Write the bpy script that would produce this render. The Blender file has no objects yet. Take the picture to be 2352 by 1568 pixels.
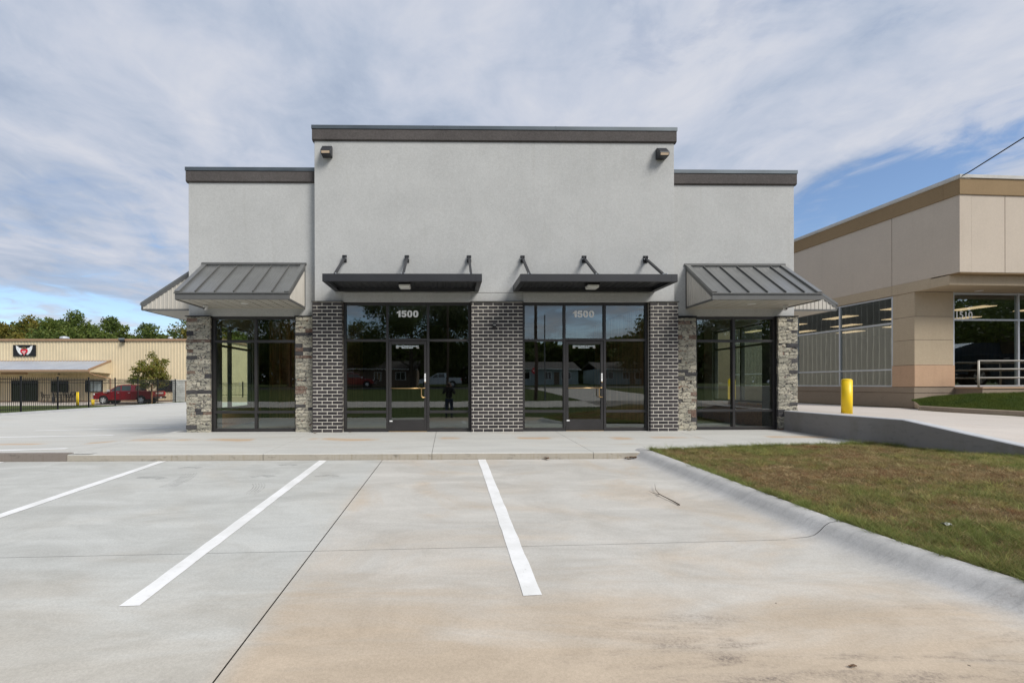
import bpy, bmesh, math, random
import numpy as np
from mathutils import Vector, Matrix, Euler

random.seed(7); RNG = np.random.default_rng(7)
S = bpy.context.scene
R = math.radians

# ------------------------------------------------------------------ camera
cam_data = bpy.data.cameras.new("camera")
cam = bpy.data.objects.new("camera", cam_data); S.collection.objects.link(cam); S.camera = cam
cam_data.sensor_width = 36.0; cam_data.lens = 36.0 * 1060 / 2352
cam_data.shift_x = (1176 - 1048) / 2352.0
cam_data.shift_y = (882 - 784) / 2352.0
cam_data.clip_start = 0.02; cam_data.clip_end = 3000
CAM_Z = 1.11
cam.matrix_world = Matrix.Translation((0, 0, CAM_Z)) @ Matrix.Rotation(-R(.95), 4, 'Z') @ Matrix.Rotation(R(90), 4, 'X') @ Matrix.Rotation(-.0022, 4, 'Z')

# ------------------------------------------------------------------ light and sky
SUN_DIR = Vector((0.62, -0.62, 0.80)).normalized()
sun_el = math.asin(SUN_DIR.z); sun_az = math.atan2(SUN_DIR.x, SUN_DIR.y)
sd = bpy.data.lights.new("sun", 'SUN'); sd.energy = 2.3; sd.angle = R(24); sd.color = (1.0, .955, .89)
sun = bpy.data.objects.new("sun", sd); S.collection.objects.link(sun)
sun.rotation_euler = SUN_DIR.to_track_quat('Z', 'Y').to_euler()

W = bpy.data.worlds.new("World"); S.world = W; W.use_nodes = True
wn, wl = W.node_tree.nodes, W.node_tree.links
wn.clear()
def N(nodes, typ, **kw):
    n = nodes.new(typ)
    for k, v in kw.items():
        if k.startswith('i_'):
            key = k[2:]
            n.inputs[int(key) if key.isdigit() else key].default_value = v
        else: setattr(n, k, v)
    return n
def ramp(nodes, stops, interp='LINEAR'):
    n = nodes.new('ShaderNodeValToRGB'); cr = n.color_ramp; cr.interpolation = interp
    while len(cr.elements) < len(stops): cr.elements.new(.5)
    for e, (p, c) in zip(cr.elements, stops):
        e.position = p
        e.color = (*c, 1) if isinstance(c, tuple) else (c, c, c, 1)
    return n
def math_n(nodes, links, op, a, b=None, clamp=False):
    n = nodes.new('ShaderNodeMath'); n.operation = op; n.use_clamp = clamp
    for i, v in enumerate((a, b)):
        if v is None: continue
        if isinstance(v, (int, float)): n.inputs[i].default_value = v
        else: links.new(v, n.inputs[i])
    return n.outputs[0]
def build_sky():
    M = lambda op, a, b=None, clamp=False: math_n(wn, wl, op, a, b, clamp)
    out = N(wn, 'ShaderNodeOutputWorld'); bg = N(wn, 'ShaderNodeBackground'); bg.inputs[1].default_value = .10
    wl.new(bg.outputs[0], out.inputs[0])
    sky = N(wn, 'ShaderNodeTexSky', sky_type='NISHITA', sun_disc=False, sun_elevation=sun_el, sun_rotation=sun_az, air_density=1.0, dust_density=.6, ozone_density=1.6)
    tc = N(wn, 'ShaderNodeTexCoord'); sep = N(wn, 'ShaderNodeSeparateXYZ'); wl.new(tc.outputs['Generated'], sep.inputs[0])
    x, y, z = sep.outputs
    za = M('ADD', M('MAXIMUM', z, 0.0), .09)
    u = M('DIVIDE', x, za); v = M('DIVIDE', y, za)
    def noise(su, sv, scale, detail, rough, dist=0., w=(0, 0, 0)):
        c = N(wn, 'ShaderNodeCombineXYZ'); wl.new(M('MULTIPLY', u, su), c.inputs[0]); wl.new(M('MULTIPLY', v, sv), c.inputs[1]); c.inputs[2].default_value = w[2]
        mp = N(wn, 'ShaderNodeMapping'); mp.inputs['Location'].default_value = w; mp.inputs['Rotation'].default_value = (0, 0, R(w[0] * 0))
        wl.new(c.outputs[0], mp.inputs[0])
        n = N(wn, 'ShaderNodeTexNoise', i_Scale=scale, i_Detail=detail, i_Roughness=rough, i_Distortion=dist); wl.new(mp.outputs[0], n.inputs['Vector'])
        return n.outputs[0]
    broad = noise(1, .85, .60, 4, .5, .5, (3.1, 7.3, 1.7))
    streak = noise(1.2, .66, 1.35, 6, .5, .6, (1.2, 0.4, 5.5))
    fine = noise(1.0, .9, 4.4, 6, .6, .6, (8.2, 4.4, 9.5))
    dens = M('ADD', M('ADD', M('MULTIPLY', broad, .42), M('MULTIPLY', streak, .34)), M('MULTIPLY', fine, .24))
    # a broad gap on the right (east) side of the deck, a thin clear band along the horizon
    ux = M('SUBTRACT', M('DIVIDE', x, M('MAXIMUM', M('ABSOLUTE', y), .05)), 1.02)
    ez = M('SUBTRACT', M('DIVIDE', z, M('MAXIMUM', M('ABSOLUTE', y), .05)), M('ADD', .46, M('MULTIPLY', ux, .45)))
    gap = M('MULTIPLY', M('SUBTRACT', 1.0, M('MULTIPLY', M('POWER', M('ABSOLUTE', M('MULTIPLY', ez, 7.5)), 2.0), 1.0), True), M('SUBTRACT', 1.0, M('MULTIPLY', M('ABSOLUTE', ux), 1.5), True))
    gap = M('MULTIPLY', gap, .20)
    horiz = M('MULTIPLY', M('SUBTRACT', 1.0, M('MULTIPLY', M('ABSOLUTE', M('SUBTRACT', z, .115)), 10.0), True), .13)
    d2 = M('SUBTRACT', M('SUBTRACT', dens, gap), horiz)
    cover = ramp(wn, [(.31, 0.0), (.41, .85), (.46, 1.0)], 'EASE'); wl.new(d2, cover.inputs[0])
    # cloud tone: light lilac-white on thin parts, blue-grey on thick
    tone = M('ADD', M('ADD', M('MULTIPLY', streak, .42), M('MULTIPLY', noise(.9, .7, 2.6, 6, .6, .6, (5.1, 2.4, 3.3)), .36)), M('MULTIPLY', fine, .22))
    tr = ramp(wn, [(.39, (2.5, 2.97, 3.85)), (.46, (3.05, 3.48, 4.3)), (.53, (3.68, 3.98, 4.68)), (.61, (4.3, 4.46, 4.95))]); wl.new(tone, tr.inputs[0])
    # a colour ramp clamps nothing, but keep energy in a multiply so it stays readable
    mix = N(wn, 'ShaderNodeMix', data_type='RGBA'); wl.new(cover.outputs[0], mix.inputs[0])
    boost = N(wn, 'ShaderNodeMix', data_type='RGBA', blend_type='MULTIPLY'); boost.inputs[0].default_value = 1
    boost.inputs[7].default_value = (.86, .90, .98, 1); wl.new(sky.outputs[0], boost.inputs[6])
    wl.new(boost.outputs[2], mix.inputs[6]); wl.new(tr.outputs[0], mix.inputs[7])
    wl.new(mix.outputs[2], bg.inputs[0])
build_sky()
S.view_settings.view_transform = 'Standard'; S.view_settings.look = 'None'
S.view_settings.exposure = 0.62; S.view_settings.gamma = 1.0
S.view_settings.use_curve_mapping = False
S.cycles.max_bounces = 7; S.cycles.transparent_max_bounces = 12; S.cycles.glossy_bounces = 4
S.cycles.use_denoising = True
S.cycles.caustics_reflective = False; S.cycles.caustics_refractive = False

# ------------------------------------------------------------------ materials
def base_mat(name):
    m = bpy.data.materials.new(name); m.use_nodes = True
    nt = m.node_tree; nt.nodes.clear()
    out = nt.nodes.new('ShaderNodeOutputMaterial'); b = nt.nodes.new('ShaderNodeBsdfPrincipled')
    nt.links.new(b.outputs[0], out.inputs[0])
    return m, nt.nodes, nt.links, b, out
def pos_vec(ns, ls, scale=(1, 1, 1), rot=0, obj=False):
    if obj:
        g = ns.new('ShaderNodeTexCoord').outputs['Object']
    else:
        g = ns.new('ShaderNodeNewGeometry').outputs['Position']
    mp = ns.new('ShaderNodeMapping'); mp.inputs['Scale'].default_value = scale; mp.inputs['Rotation'].default_value = (0, 0, rot)
    ls.new(g, mp.inputs[0]); return mp.outputs[0]
def noise_n(ns, ls, vec, scale, detail=4, rough=.55, dist=0.):
    n = N(ns, 'ShaderNodeTexNoise', i_Scale=scale, i_Detail=detail, i_Roughness=rough, i_Distortion=dist)
    ls.new(vec, n.inputs['Vector']); return n.outputs[0]
def mixc(ns, ls, fac, a, b, mode='MIX'):
    n = N(ns, 'ShaderNodeMix', data_type='RGBA', blend_type=mode)
    for i, v in ((0, fac), (6, a), (7, b)):
        if isinstance(v, (int, float)): n.inputs[i].default_value = v
        elif isinstance(v, tuple): n.inputs[i].default_value = (*v, 1)
        else: ls.new(v, n.inputs[i])
    return n.outputs[2]
def bump(ns, ls, b, height, strength=.3, dist=.01):
    n = N(ns, 'ShaderNodeBump', i_Strength=strength, i_Distance=dist); ls.new(height, n.inputs['Height']); ls.new(n.outputs[0], b.inputs['Normal'])
    return n
def mul(c, k): return tuple(min(1, x * k) for x in c)
def pmat(name, col, rough=.6, metal=0., var=.1, vscale=2.5, bumps=0., bscale=60, vs=(1, 1, 1), obj=False, perobj=0., spec=.5):
    m, ns, ls, b, _ = base_mat(name)
    v = pos_vec(ns, ls, vs, obj=obj)
    n1 = noise_n(ns, ls, v, vscale, 5, .6)
    c = mixc(ns, ls, ramp_out(ns, ls, n1, .3, .7), mul(col, 1 - var), mul(col, 1 + var))
    if perobj:
        oi = ns.new('ShaderNodeObjectInfo')
        c = mixc(ns, ls, oi.outputs['Random'], mixc(ns, ls, 1., c, (1 - perobj,) * 3, 'MULTIPLY'), mixc(ns, ls, 1., c, (1 + perobj,) * 3, 'MULTIPLY'))
    ls.new(c, b.inputs['Base Color'])
    b.inputs['Roughness'].default_value = rough; b.inputs['Metallic'].default_value = metal
    b.inputs['Specular IOR Level'].default_value = spec
    if bumps: bump(ns, ls, b, noise_n(ns, ls, v, bscale, 4, .6), bumps, .01)
    return m
def ramp_out(ns, ls, val, lo, hi):
    r = ns.new('ShaderNodeMapRange'); r.inputs[1].default_value = lo; r.inputs[2].default_value = hi; r.interpolation_type = 'SMOOTHSTEP'
    ls.new(val, r.inputs[0]); return r.outputs[0]

MAT = {}
def stucco(name, col, var=.07):
    m, ns, ls, b, _ = base_mat(name)
    v = pos_vec(ns, ls)
    big = noise_n(ns, ls, v, .9, 4, .6, .4); mid = noise_n(ns, ls, v, 9, 5, .7, 1.2); fin = noise_n(ns, ls, v, 55, 4, .7)
    run = noise_n(ns, ls, pos_vec(ns, ls, (3.5, 3.5, .25)), 1.4, 4, .6); peel = noise_n(ns, ls, v, 21, 3, .65, .5)
    c = mixc(ns, ls, ramp_out(ns, ls, big, .3, .7), mul(col, 1 - var * .6), mul(col, 1 + var * .6))
    c = mixc(ns, ls, ramp_out(ns, ls, mid, .35, .65), mixc(ns, ls, 1., c, (1 - var * .6,) * 3, 'MULTIPLY'), c)
    c = mixc(ns, ls, ramp_out(ns, ls, fin, .38, .62), mixc(ns, ls, 1., c, (1 - var * 1.3,) * 3, 'MULTIPLY'), c)
    c = mixc(ns, ls, ramp_out(ns, ls, peel, .34, .66), mixc(ns, ls, 1., c, (1 - var * 1.1,) * 3, 'MULTIPLY'), c)
    c = mixc(ns, ls, ramp_out(ns, ls, run, .52, .8), c, mixc(ns, ls, 1., c, (.94, .935, .92), 'MULTIPLY'))
    ls.new(c, b.inputs['Base Color']); b.inputs['Roughness'].default_value = .92; b.inputs['Specular IOR Level'].default_value = .2
    h = math_n(ns, ls, 'ADD', math_n(ns, ls, 'MULTIPLY', mid, .7), math_n(ns, ls, 'MULTIPLY', fin, .6))
    bump(ns, ls, b, h, .35, .012)
    return m
MAT['stucco'] = stucco('pale grey stucco', (.525, .53, .52), .07)
MAT['stucco_dark'] = stucco('brown grey stucco', (.12, .109, .105), .15)
MAT['stucco_beige'] = stucco('beige stucco', (.54, .47, .39), .04)
MAT['stucco_tan'] = stucco('tan stucco', (.29, .205, .115), .05)
MAT['stucco_col'] = stucco('sand stucco', (.47, .385, .275), .05)
MAT['stucco_base'] = stucco('pinkish stucco', (.53, .355, .235), .05)
MAT['found'] = stucco('foundation render', (.33, .265, .20), .08)

def concrete(name, base, warm, kind='lot'):
    m, ns, ls, b, _ = base_mat(name)
    v = pos_vec(ns, ls); vx = pos_vec(ns, ls, (.35, 1.6, 1), R(4))
    big = noise_n(ns, ls, v, .42, 4, .55, .6); str_ = noise_n(ns, ls, vx, 1.5, 6, .62, .8)
    fin = noise_n(ns, ls, v, 170, 3, .7); med = noise_n(ns, ls, v, 14, 5, .7, .3)
    c = mixc(ns, ls, ramp_out(ns, ls, str_, .3, .7), mul(base, .93), mul(base, 1.06))
    sep = ns.new('ShaderNodeSeparateXYZ'); ls.new(v, sep.inputs[0])
    if kind == 'lot':
        M = lambda op, a, bb=None, cl=False: math_n(ns, ls, op, a, bb, cl)
        # clay-coloured run-off that has dried on the lower (street) side and right of the long joint
        yy = M('ADD', sep.outputs[1], M('MULTIPLY', M('SUBTRACT', str_, .5), 2.6))
        yy = M('ADD', yy, M('MULTIPLY', M('SUBTRACT', big, .5), 1.6))
        low = M('SUBTRACT', 1.0, ramp_out(ns, ls, yy, 2.35, 4.0), True)
        right = ramp_out(ns, ls, sep.outputs[0], -1.32, -1.05)
        streakm = M('MULTIPLY', ramp_out(ns, ls, noise_n(ns, ls, v, .55, 5, .6, 1.2), .45, .68), M('ADD', .55, M('MULTIPLY', ramp_out(ns, ls, str_, .4, .65), .45)))
        upper = M('MULTIPLY', M('MULTIPLY', streakm, M('ADD', .22, M('MULTIPLY', right, .45))), .85)
        low = M('MULTIPLY', low, M('ADD', .38, M('MULTIPLY', right, .52)), True)
        fac = M('MAXIMUM', low, upper, True)
        pan = ns.new('ShaderNodeAttribute'); pan.attribute_name = 'ramp'; fac = M('MULTIPLY', fac, M('SUBTRACT', 1.0, pan.outputs['Fac'], True))
        c = mixc(ns, ls, M('MULTIPLY', pan.outputs['Fac'], .8), c, (.455, .46, .462))
        c = mixc(ns, ls, fac, c, warm)
        cool = mixc(ns, ls, right, (.975, 1.0, 1.005), (1.02, 1.0, .975))
        c = mixc(ns, ls, 1., c, cool, 'MULTIPLY')
        # dark dirt specks at the very front right
        dy = M('SUBTRACT', 1.0, ramp_out(ns, ls, sep.outputs[1], 2.55, 3.4), True)
        dx = ramp_out(ns, ls, sep.outputs[0], .1, 1.6)
        blot = ramp_out(ns, ls, noise_n(ns, ls, vx, 3.2, 7, .72, .5), .47, .68)
        grain = ramp_out(ns, ls, noise_n(ns, ls, v, 48, 6, .8, .4), .42, .62)
        c = mixc(ns, ls, M('MULTIPLY', M('MULTIPLY', blot, M('ADD', .25, M('MULTIPLY', grain, .75))), M('MULTIPLY', M('MULTIPLY', dy, dx), .95)), c, (.17, .14, .12))
        mot = noise_n(ns, ls, pos_vec(ns, ls, (.8, 1.3, 1), R(-12)), 1.15, 6, .66, .9)
        c = mixc(ns, ls, 1., c, mixc(ns, ls, ramp_out(ns, ls, mot, .34, .66), (.90, .895, .885), (1.05, 1.05, 1.05)), 'MULTIPLY')
        vo = N(ns, 'ShaderNodeTexVoronoi', i_Scale=2.6); ls.new(v, vo.inputs['Vector']); c = mixc(ns, ls, M('MULTIPLY', M('LESS_THAN', vo.outputs['Distance'], .019), .8), c, (.06, .05, .04))
        vo2 = N(ns, 'ShaderNodeTexVoronoi', i_Scale=9.0); ls.new(v, vo2.inputs['Vector']); c = mixc(ns, ls, M('MULTIPLY', M('LESS_THAN', vo2.outputs['Distance'], .03), .45), c, (.12, .11, .10))
        ks = noise_n(ns, ls, pos_vec(ns, ls, (2.2, 12, 2)), 2.2, 6, .75, .3); c = mixc(ns, ls, M('MULTIPLY', M('MULTIPLY', ramp_out(ns, ls, ks, .48, .72), pan.outputs['Fac']), .38), c, (.22, .22, .22))
        smd = noise_n(ns, ls, pos_vec(ns, ls, (1.0, 2.2, 1), R(24)), 1.9, 7, .74, .7); c = mixc(ns, ls, M('MULTIPLY', M('MULTIPLY', ramp_out(ns, ls, smd, .60, .74), M('ADD', .35, grain)), .22), c, (.20, .18, .16))
        # hairline drag marks and trowel arcs
        dr = noise_n(ns, ls, pos_vec(ns, ls, (.5, 9, 1), R(3)), 2.2, 5, .7, .4); c = mixc(ns, ls, M('MULTIPLY', ramp_out(ns, ls, dr, .58, .72), .16), c, (.30, .29, .27))
        dr2 = noise_n(ns, ls, pos_vec(ns, ls, (.6, 7, 1), R(-38)), 2.0, 5, .7, .9); c = mixc(ns, ls, M('MULTIPLY', ramp_out(ns, ls, dr2, .62, .74), .13), c, (.28, .27, .26))
    else:
        st = ramp_out(ns, ls, noise_n(ns, ls, vx, 1.1, 5, .6, 1.), .56, .74)
        c = mixc(ns, ls, math_n(ns, ls, 'MULTIPLY', st, .4 if kind == 'walk' else .3), c, warm)
        if kind == 'walk':
            yb = math_n(ns, ls, 'ADD', sep.outputs[1], math_n(ns, ls, 'MULTIPLY', math_n(ns, ls, 'SUBTRACT', big, .5), .8))
            band = math_n(ns, ls, 'SUBTRACT', 1.0, math_n(ns, ls, 'MULTIPLY', math_n(ns, ls, 'ABSOLUTE', math_n(ns, ls, 'SUBTRACT', yb, 9.65)), 4.2), True)
            xr = ramp_out(ns, ls, noise_n(ns, ls, pos_vec(ns, ls, (1, .15, .1)), 1.15, 3, .5), .47, .62)
            c = mixc(ns, ls, math_n(ns, ls, 'MULTIPLY', math_n(ns, ls, 'MULTIPLY', band, xr), .75), c, (.50, .31, .15))
    fin2 = noise_n(ns, ls, v, 62, 4, .75); gr = mixc(ns, ls, ramp_out(ns, ls, math_n(ns, ls, 'ADD', math_n(ns, ls, 'MULTIPLY', fin, .5), math_n(ns, ls, 'MULTIPLY', fin2, .5)), .36, .64), (.88, .88, .875), (1.09, 1.09, 1.09))
    c = mixc(ns, ls, 1., c, gr, 'MULTIPLY')
    pit = ramp_out(ns, ls, med, .68, .8)
    c = mixc(ns, ls, math_n(ns, ls, 'MULTIPLY', pit, .35), c, mul(base, .55))
    ls.new(c, b.inputs['Base Color']); b.inputs['Roughness'].default_value = .85; b.inputs['Specular IOR Level'].default_value = .25
    bump(ns, ls, b, math_n(ns, ls, 'ADD', math_n(ns, ls, 'MULTIPLY', fin, .5), med), .16, .006)
    return m
MAT['lot'] = concrete('parking concrete', (.49, .482, .455), (.475, .392, .298))
MAT['walk'] = concrete('sidewalk concrete', (.52, .515, .48), (.50, .38, .25), 'walk')
MAT['alley'] = concrete('drive concrete', (.53, .485, .44), (.45, .36, .28), 'plain')
MAT['kerb'] = concrete('kerb concrete', (.46, .465, .465), (.36, .36, .35), 'plain')
def kerb_face(name, col, amt):
    m, ns, ls, b, _ = base_mat(name)
    v = pos_vec(ns, ls, (1.2, 1, 3)); n1 = noise_n(ns, ls, v, 5, 7, .75, .6); vv = pos_vec(ns, ls, (14, 1, .6)); n2 = noise_n(ns, ls, vv, 1.4, 4, .6)
    c = mixc(ns, ls, ramp_out(ns, ls, n1, .52, .72), col, mul(col, amt)); c = mixc(ns, ls, ramp_out(ns, ls, n2, .5, .75), c, mixc(ns, ls, 1., c, (.84, .8, .73), 'MULTIPLY'))
    ls.new(c, b.inputs['Base Color']); b.inputs['Roughness'].default_value = .9; bump(ns, ls, b, n1, .4, .01); return m
MAT['kerb_face'] = kerb_face('stained kerb face', (.40, .365, .305), .5)
MAT['old_kerb'] = kerb_face('old dark kerb', (.22, .19, .165), .55)
MAT['retain'] = kerb_face('formed wall concrete', (.245, .235, .225), .72)  # side of the wall, its shade put into a darker colour
MAT['retain_top'] = pmat('wall top concrete', (.47, .48, .49), .8, var=.06, vscale=8, bumps=.1)  # same wall, light on its top edge painted as a paler colour
MAT['joint'] = pmat('joint filler', (.05, .045, .04), .9, var=.3, vscale=12)
MAT['paint'] = None
def paint_mat():
    m, ns, ls, b, _ = base_mat('worn white paint')
    v = pos_vec(ns, ls); n = noise_n(ns, ls, v, 26, 6, .75, .3); n2 = noise_n(ns, ls, v, 3, 4, .6)
    c = mixc(ns, ls, ramp_out(ns, ls, n, .57, .72), mixc(ns, ls, ramp_out(ns, ls, n2, .35, .65), (.70, .70, .68), (.80, .80, .79)), (.58, .57, .54))
    ls.new(c, b.inputs['Base Color']); b.inputs['Roughness'].default_value = .7; return m
MAT['paint'] = paint_mat()
def tyre_mark_mat():
    m, ns, ls, b, out = base_mat('rubber scuff')
    n = noise_n(ns, ls, pos_vec(ns, ls), 42, 4, .7, .2); n2 = noise_n(ns, ls, pos_vec(ns, ls), 7, 3, .6)
    f = math_n(ns, ls, 'MULTIPLY', ramp_out(ns, ls, n, .25, .6), math_n(ns, ls, 'MULTIPLY', ramp_out(ns, ls, n2, .25, .6), .34))
    t = ns.new('ShaderNodeBsdfTransparent'); mx = ns.new('ShaderNodeMixShader'); ls.new(f, mx.inputs[0]); ls.new(t.outputs[0], mx.inputs[1]); ls.new(b.outputs[0], mx.inputs[2]); ls.new(mx.outputs[0], out.inputs[0])
    b.inputs['Base Color'].default_value = (.10, .10, .10, 1); b.inputs['Roughness'].default_value = .9
    return m
MAT['scuff'] = tyre_mark_mat()
MAT['mortar'] = pmat('ivory mortar', (.72, .68, .60), .95, var=.12, vscale=9, bumps=.3, bscale=90)
def brick_mat():
    m, ns, ls, b, _ = base_mat('charcoal brick')
    v = pos_vec(ns, ls); oi = ns.new('ShaderNodeObjectInfo'); n = noise_n(ns, ls, v, 24, 5, .75, .5); n2 = noise_n(ns, ls, v, 130, 4, .7); cell = noise_n(ns, ls, v, 4.2, 1, .5)
    rnd = math_n(ns, ls, 'ADD', math_n(ns, ls, 'MULTIPLY', oi.outputs['Random'], .55), math_n(ns, ls, 'MULTIPLY', cell, .5))
    c = mixc(ns, ls, rnd, (.012, .011, .013), (.044, .037, .039))
    c = mixc(ns, ls, ramp_out(ns, ls, n, .62, .78), c, (.10, .088, .08))
    c = mixc(ns, ls, math_n(ns, ls, 'MULTIPLY', ramp_out(ns, ls, n2, .7, .78), .5), c, (.35, .33, .3))
    ls.new(c, b.inputs['Base Color']); b.inputs['Roughness'].default_value = .62; bump(ns, ls, b, n2, .3, .006); return m
MAT['brick'] = brick_mat()
def stone_mat(kind):
    m, ns, ls, b, _ = base_mat('ledge stone ' + kind)
    v = pos_vec(ns, ls, (1, 1, 1.7)); oi = ns.new('ShaderNodeObjectInfo')
    n = noise_n(ns, ls, v, 9, 7, .72, 1.6); n2 = noise_n(ns, ls, v, 34, 6, .75, .8); n3 = noise_n(ns, ls, v, 4.5, 5, .65, 2.)
    if kind == 'pale':
        c = mixc(ns, ls, oi.outputs['Random'], (.36, .345, .28), (.60, .555, .445))
        c = mixc(ns, ls, ramp_out(ns, ls, n, .50, .59), c, (.10, .095, .095))
        c = mixc(ns, ls, ramp_out(ns, ls, n3, .60, .67), c, (.22, .12, .085))
        c = mixc(ns, ls, ramp_out(ns, ls, n2, .56, .70), c, (.55, .53, .43))
    elif kind == 'dark':
        c = mixc(ns, ls, oi.outputs['Random'], (.05, .05, .055), (.10, .095, .095)); c = mixc(ns, ls, ramp_out(ns, ls, n, .58, .7), c, (.24, .23, .2))
    else:
        c = mixc(ns, ls, oi.outputs['Random'], (.17, .105, .08), (.23, .16, .125)); c = mixc(ns, ls, ramp_out(ns, ls, n, .5, .66), c, (.38, .35, .28)); c = mixc(ns, ls, ramp_out(ns, ls, n2, .58, .7), c, (.07, .06, .06))
    ls.new(c, b.inputs['Base Color']); b.inputs['Roughness'].default_value = .85; b.inputs['Specular IOR Level'].default_value = .3
    bump(ns, ls, b, math_n(ns, ls, 'ADD', n, math_n(ns, ls, 'MULTIPLY', n2, .6)), 1., .035); return m
for k in ('pale', 'dark', 'rust'): MAT['stone_' + k] = stone_mat(k)
MAT['alu_black'] = pmat('dark bronze aluminium', (.030, .028, .028), .42, var=.12, vscale=3)
MAT['alu_canopy'] = pmat('charcoal painted steel', (.026, .027, .031), .45, var=.12, vscale=2)
MAT['alu_silver'] = pmat('clear anodised aluminium', (.52, .55, .58), .4, .3, var=.05)
MAT['roof_metal'] = pmat('grey standing seam steel', (.215, .218, .212), .33, .55, var=.08, vscale=2)
MAT['roof_edge'] = pmat('grey trim steel', (.135, .135, .13), .45, .3, var=.08)
MAT['coping'] = pmat('slate blue coping', (.095, .115, .13), .38, .4, var=.12, vscale=1.5)
MAT['soffit'] = pmat('cream ribbed steel', (.52, .49, .43), .5, .1, var=.04)
MAT['soffit_side'] = pmat('almond gable steel', (.52, .49, .435), .5, .1, var=.05, vscale=5, vs=(1, 1, .3))
MAT['lens_w'] = pmat('white lens', (.75, .75, .72), .3, var=.02)
MAT['lens_t'] = pmat('tan lens', (.58, .45, .32), .4, var=.05)
MAT['plastic_w'] = pmat('white plastic', (.7, .7, .7), .4, var=.03)
MAT['black'] = pmat('black plastic', (.012, .012, .013), .35, var=.1)
MAT['brass'] = pmat('brass', (.55, .36, .16), .32, .85, var=.06)
MAT['vinyl'] = pmat('white vinyl', (.9, .9, .89), .5, var=.02)
MAT['decal'] = pmat('small white print', (.78, .86, .88), .5, var=.02)
MAT['yellow'] = pmat('yellow sleeve', (.90, .62, .012), .42, var=.05, vscale=4)
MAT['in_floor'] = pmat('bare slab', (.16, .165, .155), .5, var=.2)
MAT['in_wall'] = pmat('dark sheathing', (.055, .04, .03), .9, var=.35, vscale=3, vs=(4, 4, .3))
MAT['stud'] = pmat('pine stud', (.55, .28, .12), .7, var=.2, vscale=3, vs=(6, 6, .4))
MAT['ply'] = pmat('brown sheathing', (.44, .235, .13), .85, var=.35, vscale=2.2, vs=(5, 5, .3))
MAT['osb'] = pmat('strand board', (.45, .22, .13), .8, var=.25, vscale=25)
MAT['tan_steel'] = pmat('tan ribbed steel', (.69, .58, .395), .5, .0, var=.05, vscale=.6)
MAT['tan_trim'] = pmat('brown tan trim', (.37, .235, .145), .5, var=.05)
MAT['galv'] = pmat('galvalume roof', (.42, .45, .50), .45, .3, var=.06, vscale=1)
MAT['iron'] = pmat('black iron', (.010, .010, .010), .45, var=.1)
MAT['block'] = pmat('split block', (.42, .42, .39), .9, var=.12, vscale=6, bumps=.5, bscale=30, perobj=.12)
MAT['cap'] = pmat('coping block', (.50, .49, .46), .9, var=.08)
MAT['wire'] = pmat('cable sheath', (.02, .022, .025), .6)
MAT['asphalt'] = pmat('asphalt', (.06, .06, .06), .9, var=.15, vscale=1, bumps=.2)
MAT['wood_pole'] = pmat('creosote pole', (.10, .07, .05), .9, var=.25, vscale=4, vs=(4, 4, .4))
MAT['steel_pole'] = pmat('galvanised pole', (.25, .26, .27), .5, .5)
MAT['roof_shingle'] = pmat('shingle', (.09, .08, .075), .9, var=.25, vscale=5)
MAT['siding_w'] = pmat('pale blue siding', (.42, .50, .52), .7, var=.05, vs=(1, 1, 8))
MAT['siding_b'] = pmat('tan house brick', (.22, .16, .12), .8, var=.15, vscale=8)
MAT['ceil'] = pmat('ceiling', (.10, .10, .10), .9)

def glass_mat(name, refl, tint, wave=.02):
    m, ns, ls, b, out = base_mat(name); ns.remove(b)
    tr = ns.new('ShaderNodeBsdfTransparent'); tr.inputs[0].default_value = (*tint, 1)
    gl = ns.new('ShaderNodeBsdfGlossy'); gl.inputs['Roughness'].default_value = .005; gl.inputs[0].default_value = (.93, 1.0, .985, 1)
    fr = ns.new('ShaderNodeLayerWeight'); fr.inputs[0].default_value = .5
    f = math_n(ns, ls, 'ADD', math_n(ns, ls, 'MULTIPLY', math_n(ns, ls, 'POWER', fr.outputs['Facing'], 5.0), .85), refl, True)
    bp = N(ns, 'ShaderNodeBump', i_Strength=.25, i_Distance=wave); ls.new(noise_n(ns, ls, pos_vec(ns, ls), 1.1, 1, .4), bp.inputs['Height'])
    ls.new(bp.outputs[0], gl.inputs['Normal'])
    mx = ns.new('ShaderNodeMixShader'); ls.new(f, mx.inputs[0]); ls.new(tr.outputs[0], mx.inputs[1]); ls.new(gl.outputs[0], mx.inputs[2]); ls.new(mx.outputs[0], out.inputs[0])
    return m
MAT['glass'] = glass_mat('tinted storefront glass', .175, (.80, .87, .79), .004)
MAT['glass_side'] = glass_mat('clear side glass', .08, (.84, .93, .85), .004)
MAT['glass_right'] = glass_mat('tinted shop glass', .25, (.42, .49, .45), .004)
MAT['glass_dark'] = pmat('dark window glass', (.02, .025, .025), .04, var=.1, spec=1.)
MAT['glass_car'] = pmat('car glass', (.03, .05, .045), .05, var=.1, spec=1.)
def emit_mat(name, col, st):
    m, ns, ls, b, out = base_mat(name); ns.remove(b); e = ns.new('ShaderNodeEmission'); e.inputs[0].default_value = (*col, 1); e.inputs[1].default_value = st; ls.new(e.outputs[0], out.inputs[0]); return m
MAT['troffer'] = emit_mat('lit ceiling panel', (1, .66, .42), 1.15)
MAT['carpaint'] = pmat('dark red paint', (.25, .008, .02), .16, .2, var=.04, spec=.8)
MAT['carwhite'] = pmat('white paint', (.6, .65, .68), .2, 0, var=.03)
MAT['carblue'] = pmat('blue paint', (.05, .10, .16), .2, .2, var=.03)
MAT['tyre'] = pmat('rubber', (.018, .018, .018), .85, var=.1)
MAT['chrome'] = pmat('bright alloy', (.75, .76, .78), .35, .5, var=.03)
MAT['redlens'] = pmat('red lens', (.62, .012, .03), .15)
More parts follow.
